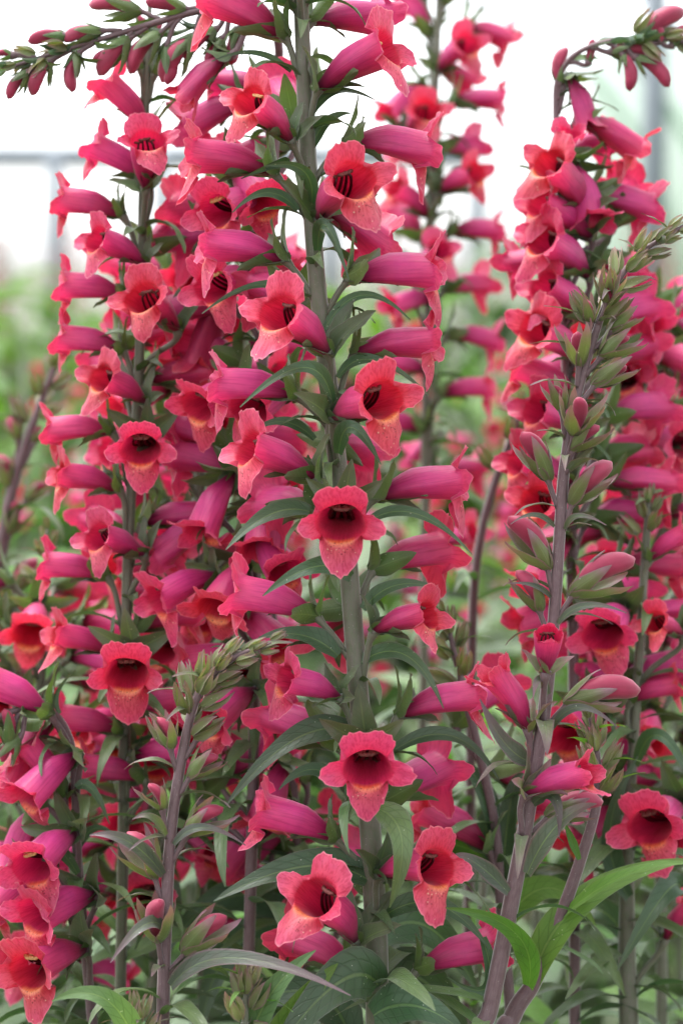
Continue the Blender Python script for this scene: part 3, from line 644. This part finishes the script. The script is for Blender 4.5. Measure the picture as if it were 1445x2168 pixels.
# right spike with nodding tip
Dp = Plant('foxglove', 'foxglove with stacked coral bells and a nodding tip over the pale green netting', 1.235,
    [(1215, 2300, 0, 19), (1215, 1700, 0, 19), (1212, 1350, 0, 18), (1205, 1100, 0, 18), (1200, 850, 0, 17), (1190, 600, 0, 16), (1182, 380, 0, 12), (1176, 230, 0, 11), (1182, 165, -.003, 10), (1222, 112, -.01, 9), (1300, 85, -.015, 9), (1390, 82, -.02, 7), (1480, 95, -.02, 4)], 'stem_purple', 'sepal', rk=.62, smin=.9)
ff(Dp, [(1207, 395, 1162, 348, 38, dict(sc_=0.98, roll=-0.5)), (1202, 465, 1142, 432, 24, dict(sc_=0.92, roll=-0.05)), (1207, 545, 1147, 508, 36, dict(sc_=1, roll=-0.3)), (1217, 645, 1152, 608, 28, dict(sc_=0.95, roll=0.1)), (1197, 735, 1132, 698, 40, dict(sc_=1, roll=-0.4)), (1172, 815, 1100, 778, 8), (1202, 895, 1135, 868, 30, dict(sc_=0.95, roll=0)), (1172, 1005, 1095, 978, 24), (1192, 1095, 1135, 1062, 46),
 (1262, 275, 1342, 318, -5), (1222, 212, 1240, 262, 2, dict(sc_=.7, co=CO_OPEN)), (1228, 388, 1252, 465, 18), (1270, 422, 1368, 440, -14), (1258, 560, 1335, 580, -40), (1275, 680, 1365, 645, -25), (1292, 765, 1355, 735, -45), (1290, 882, 1395, 860, -25), (1292, 962, 1345, 950, -42), (1302, 1022, 1408, 1028, -15),
 (1292, 1092, 1355, 1080, -25), (1330, 1200, 1435, 1198, -10), (1302, 1268, 1340, 1238, -45), (1298, 1328, 1275, 1345, 60, dict(sc_=1.0)), (1340, 1432, 1440, 1405, -5), (1245, 1535, 1192, 1562, 46, dict(sc_=1.0)), (1150, 560, 1085, 560, -30, dict(sc_=.8)), (1290, 480, 1320, 400, -45, dict(sc_=.85)), (1262, 1500, 1300, 1520, -40), (1180, 1180, 1130, 1240, 20), (1175, 1300, 1100, 1320, 10), (1250, 1760, 1210, 1790, 20), (1280, 1650, 1360, 1640, -10)])
for b in ((1182, 180, 1190, 112), (1245, 135, 1252, 92), (1350, 88, 1428, 25), (1398, 92, 1382, 42), (1318, 112, 1335, 178), (1345, 120, 1408, 168), (1420, 100, 1445, 60), (1290, 110, 1380, 110)): Dp.bud(*b, drop=30, sepk=.62, budk=1.2)
Dp.tip_buds(len(Dp.path) - 16, 7, .8, .5)
# thin side spike at the lower right with the long leaf
H = Plant('foxglove', 'young slender foxglove with smooth mauve stem and long arching green leaf', 1.12,
    [(1040, 2300, 0, 20), (1085, 2150, 0, 19), (1128, 2080, 0, 17), (1180, 1955, 0, 14), (1228, 1820, 0, 12), (1262, 1700, 0, 10), (1262, 1600, .005, 8), (1248, 1520, .01, 4)], 'stem_purple', 'sepal_purple', 'leaf_bright')
H.tip_buds(len(H.path) - 20, 12, 1.0, .5)
H.leaf((1125, 2082), (1240, 1900), (1470, 1818), 78, (.0, .0, -.03), 20, 'leaf_bright', fold=.15); H.leaf((1118, 2088), (1090, 1975), (942, 1922), 52, (.01, .05, .06), 20, 'leaf_bright')
H.leaf((1225, 1820), (1205, 1770), (1195, 1745), 20, (.01, .01, .01), 20, 'leaf_bright'); H.leaf((1190, 1940), (1330, 1850), (1470, 1830), 26, (.0, .02, .0), 60, 'leaf_bright')
# bottom-right
K_ = Plant('foxglove', 'foxglove with grey-green stem and one coral bell facing out above folded leaves', 1.225,
    [(1332, 2300, 0, 22), (1326, 2000, 0, 18), (1330, 1750, 0, 12), (1345, 1500, 0, 10), (1360, 1250, 0, 9), (1368, 1120, 0, 8), (1372, 1050, 0, 3)])
K_.tip_buds(len(K_.path) - 12, 8, .8, .4)
ff(K_, [(1400, 1745, 1375, 1752, 58, dict(sc_=1.08)), (1425, 1335, 1385, 1318, 40, {}), (1400, 1640, 1360, 1700, -30, {}), (1300, 1620, 1350, 1560, -20, {}), (1340, 1480, 1425, 1450, 5, {}), (1300, 1450, 1240, 1420, -20, {}), (1380, 1300, 1450, 1290, -10, {}), (1300, 1800, 1230, 1830, -25, {}), (1380, 1180, 1450, 1130, 10, {}), (1440, 1950, 1460, 1920, 20, {}), (1340, 1400, 1290, 1440, -40, {})])
K_.leaf((1440, 1880), (1400, 1900), (1305, 2055), 62, (.03, .05, .06), 15); K_.leaf((1330, 1900), (1290, 1760), (1350, 1600), 50, (.02, .03, .03), 20); K_.leaf((1330, 2000), (1240, 1920), (1120, 2000), 60, (-.02, -.04, -.05), 20); K_.leaf((1345, 1620), (1400, 1560), (1480, 1700), 34, (.02, .04, .05), 25)
# pale blurred spike behind
I_ = Plant('foxglove', 'upright slim-stemmed foxglove with small coral bells, alone against the white tunnel end', 1.50,
    [(880, 2300, 0, 16), (895, 1500, 0, 15), (900, 900, 0, 14), (908, 500, 0, 13), (918, 250, 0, 12), (926, 60, 0, 11), (930, -100, 0, 7), (932, -200, 0, 4)], rk=.68, smin=.8)
ff(I_, [(952, 118, 988, 95, 52, dict(sc_=.85)), (1012, 72, 1068, 85, -22), (882, 258, 902, 235, 62, dict(sc_=.85)), (965, 215, 1055, 213, 2), (938, 322, 1000, 308, -30), (952, 388, 1005, 368, 42), (870, 200, 825, 240, 15), (880, 430, 838, 400, 30), (965, 492, 1050, 488, 2), (955, 615, 1020, 600, -28), (962, 712, 1045, 722, -6), (900, 560, 930, 530, 50, dict(sc_=.8)),
 (870, 640, 830, 650, 20), (870, 480, 845, 440, -30), (880, 30, 865, 0, -20), (905, 950, 890, 970, -50, dict(sc_=.8)), (950, 160, 985, 175, -40), (880, 340, 840, 320, 10), (960, 830, 1030, 820, 10), (870, 780, 810, 770, 5), (950, 1000, 1010, 990, -20), (950, 1150, 1000, 1130, 30), (860, 900, 800, 890, 0)])
for b in ((940, 10, 960, -50), (900, 0, 880, -60)): I_.bud(*b)
# blurred budding spike at the left edge
Lp = Plant('foxglove', 'budding foxglove with thin mauve stem and small buds, standing apart before the leafy rows', 1.42,
    [(-120, 2300, 0, 12), (-60, 1600, 0, 12), (-20, 1300, 0, 12), (12, 1100, 0, 11), (45, 970, 0, 10), (80, 870, 0, 8), (118, 770, 0, 6), (140, 720, 0, 3)], 'stem_purple', 'sepal_purple', 'leaf_purple')
for b in ((20, 1030, 5, 960), (20, 1130, 35, 1060), (55, 1060, 95, 1020), (30, 1250, 75, 1180), (-5, 1210, -20, 1150), (70, 940, 85, 900), (40, 930, 20, 880)): Lp.bud(*b)
Lp.tip_buds(len(Lp.path) - 24, 12, 1.0, .5)
# the plants between and behind
N_ = Plant('foxglove', 'foxglove with mauve stem and a magenta bell pointing left, behind the central spike', 1.19,
    [(1090, 2300, 0, 18), (1062, 1950, 0, 17), (1048, 1760, 0, 16), (1015, 1600, 0, 14), (985, 1480, 0, 12), (960, 1380, 0, 9), (945, 1300, 0, 5)], 'stem_purple', 'sepal', rk=.68, smin=.92)
ff(N_, [(1030, 1795, 895, 1715, 4, dict(sc_=1.0)), (1080, 1650, 1150, 1690, -20, {}), (1010, 1490, 1060, 1450, -30, {})]); N_.tip_buds(len(N_.path) - 18, 9, 1, .5)
for a, b, c, wd in (((1050, 1790), (1010, 1650), (930, 1620), 46), ((1060, 1900), (1080, 1700), (1110, 1640), 50), ((1040, 1700), (1030, 1800), (1068, 1935), 40), ((1050, 1850), (960, 1790), (870, 1850), 60), ((1065, 1960), (1160, 1880), (1260, 1960), 70)): N_.leaf(a, b, c, wd, (0, 0, 0), 20, rnd.choice(('leaf', 'leaf_bright')))
O_ = Plant('foxglove', 'thin dark wiry foxglove stem going to seed, leaning right behind the bells', 1.36,
    [(985, 2300, 0, 11), (995, 1700, 0, 11), (1000, 1300, 0, 10), (1020, 1120, 0, 9), (1060, 985, 0, 8), (1090, 905, 0, 6), (1105, 860, 0, 3)], 'stem_purple', 'sepal_purple', 'leaf_purple')
O_.tip_buds(len(O_.path) - 22, 9, .9, .5)
Q_ = Plant('foxglove', 'foxglove with mauve stem and dark magenta bells hanging between central and left spikes', 1.24,
    [(640, 2300, 0, 16), (628, 1900, 0, 16), (622, 1700, 0, 15), (605, 1500, 0, 14), (585, 1350, 0, 10), (575, 1250, 0, 5)], 'stem_purple', 'sepal', rk=.72, smin=.92)
ff(Q_, [(600, 1760, 505, 1830, 0, {}), (540, 1770, 470, 1840, 15, {}), (590, 1880, 510, 1850, -30, {}), (520, 1530, 560, 1600, 0, dict(sc_=.9)), (680, 1900, 660, 1860, 30, dict(sc_=.9)), (610, 1620, 540, 1560, -5, {}), (650, 1760, 700, 1740, -20, {})])
for a, b, c, wd in (((630, 1800), (540, 1740), (470, 1800), 50), ((620, 1950), (480, 1900), (330, 2040), 90), ((630, 2050), (500, 2000), (420, 2200), 110), ((625, 1650), (690, 1600), (730, 1700), 40)): Q_.leaf(a, b, c, wd, (0, 0, 0), 15)
# fresh shoots in front at the bottom edge
def shoot(px, py, d, h, label, m='leaf_bright', sc_=1.0):
    s = Plant('foxglove_shoot', label, d, [(px, py + 200, 0, 9), (px, py + 110, 0, 8), (px + 2, py + 40, 0, 6), (px + 4, py, 0, 3)], 'stem', 'sepal_purple', m, cat='shoot', group=None)
    s.tip_buds(len(s.path) - 26, 9, sc_, sc_ * .6); return s
S1 = shoot(518, 2075, 1.05, .1, 'pale green foxglove shoot with red-tipped buds at the bottom edge of the bed')
S1.leaf((520, 2240), (570, 2110), (668, 2012), 70, (-.01, 0, 0), 15, 'leaf_pale'); S1.leaf((560, 2260), (640, 2130), (715, 2040), 80, (-.02, -.02, -.02), 15, 'leaf_bright')
S2 = shoot(292, 2140, 1.06, .1, 'small reddish foxglove shoot beside the short purple-stemmed spike', 'leaf_purple', .9)
S2.leaf((300, 2260), (230, 2120), (110, 2120), 60, (0, .02, .02), 20, 'leaf_pale')

for pl, y0, n in ((B, 1450, 26), (C, 1450, 24), (G, 1750, 14), (Dp, 1500, 24), (K_, 1500, 22), (N_, 1700, 14), (Q_, 1600, 18), (I_, 1000, 20), (O_, 1200, 16), (A, 1700, 8), (Fp, 2050, 6), (E, 1950, 6), (Lp, 1100, 14)):
    pl.lower_leaves(y0, 2500, n)

R_ = Plant('foxglove', 'crowded foxglove hidden between the left spike and the nodding-tipped one', 1.30,
    [(430, 2300, 0, 11), (425, 1700, 0, 11), (420, 1300, 0, 11), (425, 1000, 0, 10), (430, 700, 0, 9), (440, 480, 0, 7), (445, 360, 0, 3)])
R_.auto_flowers(520, 1650, 38); R_.tip_buds(len(R_.path) - 12, 8, .8, .4); R_.lower_leaves(1500, 2500, 16)
T_ = Plant('foxglove', 'low dense foxglove with bells behind the crook-stemmed one', 1.31,
    [(70, 2300, 0, 11), (75, 1900, 0, 11), (85, 1500, 0, 10), (95, 1250, 0, 8), (100, 1120, 0, 3)])
T_.auto_flowers(1230, 2080, 26); T_.tip_buds(len(T_.path) - 10, 7, .8, .4); T_.lower_leaves(1700, 2500, 14)
U_ = Plant('foxglove', 'dense pink foxglove crowding behind the budding purple-stemmed spike', 1.33,
    [(1400, 2300, 0, 12), (1395, 1800, 0, 12), (1370, 1300, 0, 11), (1345, 900, 0, 10), (1335, 650, 0, 8), (1332, 540, 0, 3)])
U_.auto_flowers(640, 1750, 38); U_.tip_buds(len(U_.path) - 10, 7, .8, .4); U_.lower_leaves(1600, 2500, 14)
X_ = Plant('foxglove', 'low foxglove with magenta bells half hidden behind the short budding spike', 1.27,
    [(330, 2300, 0, 10), (325, 1900, 0, 10), (330, 1600, 0, 9), (340, 1450, 0, 6), (345, 1380, 0, 3)])
X_.auto_flowers(1480, 2000, 14); X_.lower_leaves(1600, 2500, 18)
Dp.flower(1185, 335, 1200, 285, 35, sc_=.7, co=CO_OPEN); Dp.flower(1215, 330, 1275, 300, -30, sc_=.75)
# ------------------------------------------------------------------ setting: ground, bed, tunnel
def struct(o): o['kind'] = 'structure'; return o
def soil_material():
    m, n = mat('bare_soil'); tc = n.n('ShaderNodeTexCoord').outputs['Object']
    c = n.mix(n.map(n.noise(tc, 9.0, 6.0), .35, .65), (0.060, 0.042, 0.028), (0.11, 0.085, 0.058))
    c = n.mix(n.map(n.noise(tc, 2.3, 4.0), .48, .6), c, (0.075, 0.12, 0.035))
    n.out(n.thin(c, 0, rough=.9, bump=n.bump(n.noise(tc, 30.0, 5.0), .6, .02), spec=.2)); return m
def grid(name, x0, x1, y0, y1, z, nx, ny, m, amp=0.0, seed=1):
    r = random.Random(seed); V, Fc = [], []
    for j in range(ny + 1):
        for i in range(nx + 1): V.append((x0 + (x1 - x0) * i / nx, y0 + (y1 - y0) * j / ny, z + r.uniform(-amp, amp)))
    for j in range(ny):
        for i in range(nx): a = j * (nx + 1) + i; Fc.append((a, a + 1, a + nx + 2, a + nx + 1))
    return mesh(name, V, Fc, m)
struct(add('ground', grid('ground', -600, 600, -200, 1000, -.012, 8, 8, soil_material())))
M['bed'] = soil_material()
struct(add('soil', grid('soil', -3.0, 2.4, .4, 16.5, .0, 60, 160, M['bed'], .012)))
# far foliage colours
def foliage_plant(seed, h, spread, nl, m, L=(.10, .18), wd=(.028, .05)):
    """one leafy clump as a single mesh (far copies)"""
    r = random.Random(seed); V, Fc, A = [], [], {'t': [], 'q': []}
    for k in range(nl):
        v, f, at = leaf_points(r.uniform(*L), r.uniform(*wd), 7, .3, (r.uniform(25, 70), r.uniform(-60, -5)), 0, seed * 100 + k, .42)
        az = r.uniform(0, 6.28); zz = h * (r.random() ** .8); rr = spread * r.random()
        q = Matrix.Rotation(az, 3, 'Z'); b = len(V); o = Vector((math.cos(az) * rr * .4, math.sin(az) * rr * .4, zz))
        V += [q @ p + o for p in v]; Fc += [tuple(i + b for i in ff_) for ff_ in f]; A['t'] += at['t']; A['q'] += at['q']
    return mesh('foliage', V, Fc, m, A)
BL = {k: [blade(rnd.uniform(.11, .17), rnd.uniform(.030, .048), (rnd.uniform(30, 60), rnd.uniform(-70, -20)), M[k], 300 + i, .25, 10) for i in range(4)] for k in ('leaf', 'leaf_bright', 'leaf_pale')}
# leafy clumps between the spikes, near enough to tell leaves apart
def clump(x, y, h, nl, kinds, label, group, seed):
    r = random.Random(seed); t = thing('leafy_foxglove', label, 'foxglove', (x, y, 0), group)
    st = [Vector((x, y, 0)), Vector((x + r.uniform(-.02, .02), y, h * .5)), Vector((x + r.uniform(-.03, .03), y + r.uniform(-.02, .02), h))]
    pt = catmull(st, 6); add('stem', tube_mesh('stem', pt, [.005 - .003 * i / len(pt) for i in range(len(pt))], 7, M['stem']), t)
    for k in range(nl):
        f = k / nl; p = pt[min(len(pt) - 1, int((.12 + .88 * f) * (len(pt) - 1)))]
        az = k * 2.4 + r.uniform(-.5, .5); dr = Vector((math.cos(az), math.sin(az), .05))
        kd = kinds[r.randrange(len(kinds))]
        add('leaf', BL[kd][r.randrange(4)], t, frame(p, dr, Vector((0, 0, 1)), (1.15 - .6 * f) * r.uniform(.8, 1.15), r.uniform(-.4, .4)))
    return t
r = random.Random(21)
n_c = 0
CL = [(-.32, 1.30, .46), (-.22, 1.34, .50), (-.12, 1.30, .46), (-.02, 1.27, .47), (.10, 1.32, .50), (.20, 1.30, .47), (.31, 1.34, .50), (-.40, 1.5, .52), (-.27, 1.55, .55), (-.13, 1.50, .56), (.02, 1.5, .55), (.15, 1.52, .58), (.28, 1.5, .56), (.40, 1.5, .55),
      (-.44, 1.8, .56), (-.28, 1.8, .60), (-.1, 1.8, .60), (.08, 1.78, .60), (.26, 1.8, .62), (.42, 1.8, .60)]
for i, (x, y, h) in enumerate(CL):
    clump(x + r.uniform(-.02, .02), y, h, 20, ('leaf', 'leaf', 'leaf', 'leaf_bright'), 'leafy green foxglove not yet in flower, in the row behind the spikes', 'leafy foxgloves behind the spikes', 400 + i)
# flowering foxgloves further back: three prototypes copied
def proto(seed, h):
    r = random.Random(seed); t = thing('foxglove', 'foxglove with small pink bells further back in the bed, among the leafy rows', 'foxglove', (0, 0, 0), 'foxgloves further back in the bed')
    st = [Vector((0, 0, 0)), Vector((r.uniform(-.02, .02), 0, h * .5)), Vector((r.uniform(-.03, .03), r.uniform(-.03, .03), h))]
    pt = catmull(st, 10); N = len(pt) - 1
    add('stem', tube_mesh('stem', pt, [.0048 - .0036 * i / N for i in range(N + 1)], 7, M['stem']), t)
    for k in range(22):
        f = .42 + .5 * k / 22; p = pt[int(f * N)].lerp(pt[min(N, int(f * N) + 1)], f * N - int(f * N)); az = k * 2.3 + r.uniform(-.4, .4)
        dr = Vector((math.cos(az), math.sin(az), r.uniform(-.25, .25))).normalized()
        add('flower', CO_LOW[r.randrange(3)], t, frame(p + dr * .016, dr, Vector((0, 0, 1)), r.uniform(.7, .95) * (1 - .45 * max(0, f - .75) / .25)))
        if k % 2 == 0: add('leaf', SEP['sepal'][r.randrange(4)], t, frame(p, dr, Vector((0, 0, 1)), 2.0))
    for k in range(16):
        f = .03 + .42 * k / 16; az = k * 2.4
        add('leaf', BL[r.choice(('leaf', 'leaf_bright'))][r.randrange(4)], t, frame(pt[int(f * N)], Vector((math.cos(az), math.sin(az), .1)), Vector((0, 0, 1)), 1.2 - f))
    for k in range(6):
        p = pt[N - k // 3]; az = k * 2.1
        add('bud', BUDG[k % 3], t, frame(p, Vector((math.cos(az) * .5, math.sin(az) * .5, 1)), Vector((1, 0, 0)), .7))
    return t
def copy_tree(o, parent=None, world=None):
    c = o.copy(); col.objects.link(c)
    if parent is not None: c.parent = parent
    for ch in o.children: copy_tree(ch, c)
    return c
PR = [proto(i + 5, .92 + .06 * i) for i in range(3)]
spots = []
r = random.Random(5)
for y, n_ in ((2.1, 3), (2.6, 4), (3.2, 5), (4.2, 5)):
    hw = y * .165
    for k in range(n_): spots.append((-hw + 2 * hw * (k + r.uniform(.15, .85)) / n_, y + r.uniform(-.15, .15)))
for i, (x, y) in enumerate(spots):
    o = PR[i] if i < 3 else copy_tree(PR[i % 3])
    left = x < 0 and abs(x / y) > .05
    o.location = (x, y, 0); o.rotation_euler = (0, 0, r.uniform(0, 6.28)); s_ = r.uniform(.78, .90) * (.93 if left else 1.0); o.scale = (s_, s_, s_)
# leafy rows beyond (one mesh of foliage each)
FO = [foliage_plant(60 + i, .42, .16, 46, M[k]) for i, k in enumerate(('leaf_bright', 'leaf_pale', 'leaf', 'leaf_bright'))]
STK = tube_mesh('stem', [Vector((0, 0, 0)), Vector((.01, 0, .2)), Vector((0, .01, .45))], [.005, .004, .003], 7, M['stem'])
r = random.Random(9)
LFL = ('bushy bright green leafy plant without flowers in the far rows', 'bushy pale grey-green leafy plant without flowers in the far rows', 'bushy dark green leafy plant without flowers in the far rows', 'bushy bright green leafy plant without flowers in the far rows')
for y in (2.1, 2.55, 3.0, 3.6, 4.3, 5.2, 6.3, 7.6):
    n_ = max(5, int(y * 2.8)); hw = y * .21
    for k in range(n_):
        x = -hw + 2 * hw * (k + r.uniform(.2, .8)) / n_
        t = add('leafy_plant', None, None, Matrix.Translation((x, y + r.uniform(-.2, .2), 0)))
        t['label'] = 'bushy light green leafy plant without flowers in the far rows'; t['category'] = 'plant'; t['group'] = 'leafy plants in the far rows'
        kd = r.choice((0, 0, 1, 2, 2, 3)); t['label'] = LFL[kd]
        s_ = r.uniform(.9, 1.3); t.scale = (s_ * 1.15, s_ * 1.15, s_ * r.uniform(.95, 1.1) * (1.0 if y < 2.7 else 1.25 if y < 4 else 1.5)); t.rotation_euler = (0, 0, r.uniform(0, 6))
        for nm, me in (('foliage', FO[kd]), ('stem', STK)):
            c = bpy.data.objects.new(nm, me); col.objects.link(c); c.parent = t
# faint red spikes far down the tunnel
M['far_red'] = plain('far_red_bells', (0.42, 0.085, 0.080), .7, 30.0, .4)
def far_spike(seed):
    r = random.Random(seed); V, Fc = [], []
    for k in range(60):
        f = k / 60; z = .45 + .55 * f; az = k * 2.4; c = Vector((math.cos(az) * .02, math.sin(az) * .02, z)); e = Vector((math.cos(az) * (.055 - .035 * f), math.sin(az) * (.055 - .035 * f), z - .01)); rr = .014 - .007 * f
        b = len(V); u = Vector((-math.sin(az), math.cos(az), 0)) * rr; v = Vector((0, 0, rr))
        V += [c, e + u, e + v, e - u, e - v]; Fc += [(b, b + 1, b + 2), (b, b + 2, b + 3), (b, b + 3, b + 4), (b, b + 4, b + 1), (b + 1, b + 4, b + 3, b + 2)]
    return mesh('flower_spire', V, Fc, M['far_red'])
FS = [far_spike(i) for i in range(3)]; STT = tube_mesh('stem', [Vector((0, 0, 0)), Vector((0, 0, .5)), Vector((0, 0, 1.0))], [.007, .006, .003], 6, M['stem'])
for i, (px, d) in enumerate(((5, 7.5), (-14, 8.5), (118, 8.4), (150, 9.2), (1330, 8.0), (1400, 8.6), (1425, 7.4), (560, 8.8), (860, 8.0), (250, 8.0), (340, 9.0))):
    p = W(px, 560, d); t = add('foxglove', None, None, Matrix.Translation((p.x, p.y, 0)))
    t['label'] = 'foxglove with rusty red spire near the white end of the tunnel'; t['category'] = 'foxglove'; t['group'] = 'rusty foxgloves near the tunnel end'
    s_ = r.uniform(.9, 1.06); t.scale = (s_, s_, s_)
    for nm, me in (('flower_spire', FS[i % 3]), ('stem', STT), ('foliage', FO[i % 4])):
        c = bpy.data.objects.new(nm, me); col.objects.link(c); c.parent = t
# ------------------------------------------------------------------ polytunnel
def film_material(name, c, tr=.55):
    m, n = mat(name); tc = n.n('ShaderNodeTexCoord').outputs['Object']
    a = n.n('ShaderNodeBsdfTransparent'); b = n.n('ShaderNodeBsdfTranslucent'); d = n.n('ShaderNodeBsdfDiffuse')
    cc = n.mix(n.map(n.noise(tc, .8, 4.0), .4, .7, 0, .12), c, tuple(x * .8 for x in c))
    n.set(b.inputs['Color'], cc); n.set(d.inputs['Color'], cc); a.inputs['Color'].default_value = (.97, .98, 1, 1)
    m1 = n.n('ShaderNodeMixShader'); m1.inputs[0].default_value = .3; n.t.links.new(b.outputs[0], m1.inputs[1]); n.t.links.new(d.outputs[0], m1.inputs[2])
    m2 = n.n('ShaderNodeMixShader'); m2.inputs[0].default_value = tr; n.t.links.new(m1.outputs[0], m2.inputs[1]); n.t.links.new(a.outputs[0], m2.inputs[2])
    n.out(m2.outputs[0]); return m
M['film'] = film_material('polythene_film', (.86, .88, .90), .86)
M['net'] = film_material('green_shade_net', (.30, .46, .30), .30)
M['steel'] = plain('galvanised_steel', (.24, .27, .30), .5, 20.0, .3)
TC, TW, TH, TY0, TY1 = -.75, 3.3, 3.0, -6.0, 17.0
def arch(a): return (TC + TW * math.copysign(abs(math.cos(a)) ** .8, math.cos(a)), TH * abs(math.sin(a)) ** .8)
tun = thing('polytunnel', 'white polythene growing tunnel with grey steel hoops and end frame', 'polytunnel', (TC, TY1, 0))
V, Fc = [], []
for j in range(24):
    for i in range(33):
        x, z = arch(math.pi * i / 32); V.append((x * 1.0 + (.02 if x > TC else -.02), TY0 + (TY1 - TY0) * j / 23, z + .03))
for j in range(23):
    for i in range(32): a = j * 33 + i; Fc.append((a, a + 1, a + 34, a + 33))
add('cover', mesh('cover', V, Fc, M['film']), tun)
for k in range(12):
    y = TY1 - .05 - k * 2.0
    pts = [Vector((arch(math.pi * i / 32)[0], y, arch(math.pi * i / 32)[1])) for i in range(33)]
    add('hoop', tube_mesh('hoop', pts, [.034] * 33, 8, M['steel']), tun)
ey = TY1 - .02
V = [(TC, ey, 0)] + [(arch(math.pi * i / 32)[0], ey, arch(math.pi * i / 32)[1]) for i in range(33)]
add('end_panel', mesh('end_panel', V, [(0, i, i + 1) for i in range(1, 33)], M['film']), tun)
def epx(px, py, y=ey - .06): 
    t = W(px, py, 1.0) - CAM; k = y / t.y; return CAM + t * k
def bar(nm, a, b, w_): add(nm, tube_mesh(nm, [a, a.lerp(b, .5), b], [w_] * 3, 8, M['steel']), tun)
zr = epx(0, 332).z
xl, xr = epx(118, 332).x, epx(345, 332).x
bar('rail', Vector((TC - 2.2, ey - .06, zr)), Vector((epx(1000, 332).x, ey - .06, zr)), .085)
for px in (118, 345, 700, 1010): x = epx(px, 332).x; bar('post', Vector((x, ey - .12, 0)), Vector((x, ey - .12, zr)), .065)
x = epx(1382, 300).x * (9.0 / 16.9); bar('post', Vector((x * 1.0, 9.0, 0)), Vector((x, 9.0, 2.7)), .05)
# green shade netting along the right-hand side of the tunnel
nt = thing('shade_net', 'pale green shade netting hung along the right side of the tunnel', 'netting', (1.4, 12.5, 0))
V, Fc = [], []
x0 = epx(1235, 300).x
for i in range(25):
    f = i / 24; y = 16.6 - 9.6 * f; x = x0 + (2.35 - x0) * sm(min(1, f * 3)) ; 
    for k in range(9): V.append((x + .02 * math.sin(i * 1.7), y, 2.25 * k / 8))
for i in range(24):
    for k in range(8): a = i * 9 + k; Fc.append((a, a + 1, a + 10, a + 9))
add('net', mesh('net', V, Fc, M['net']), nt)
pts = [Vector((V[i * 9 + 8])) for i in range(25)]; add('wire', tube_mesh('wire', pts, [.006] * 25, 6, M['steel']), nt)
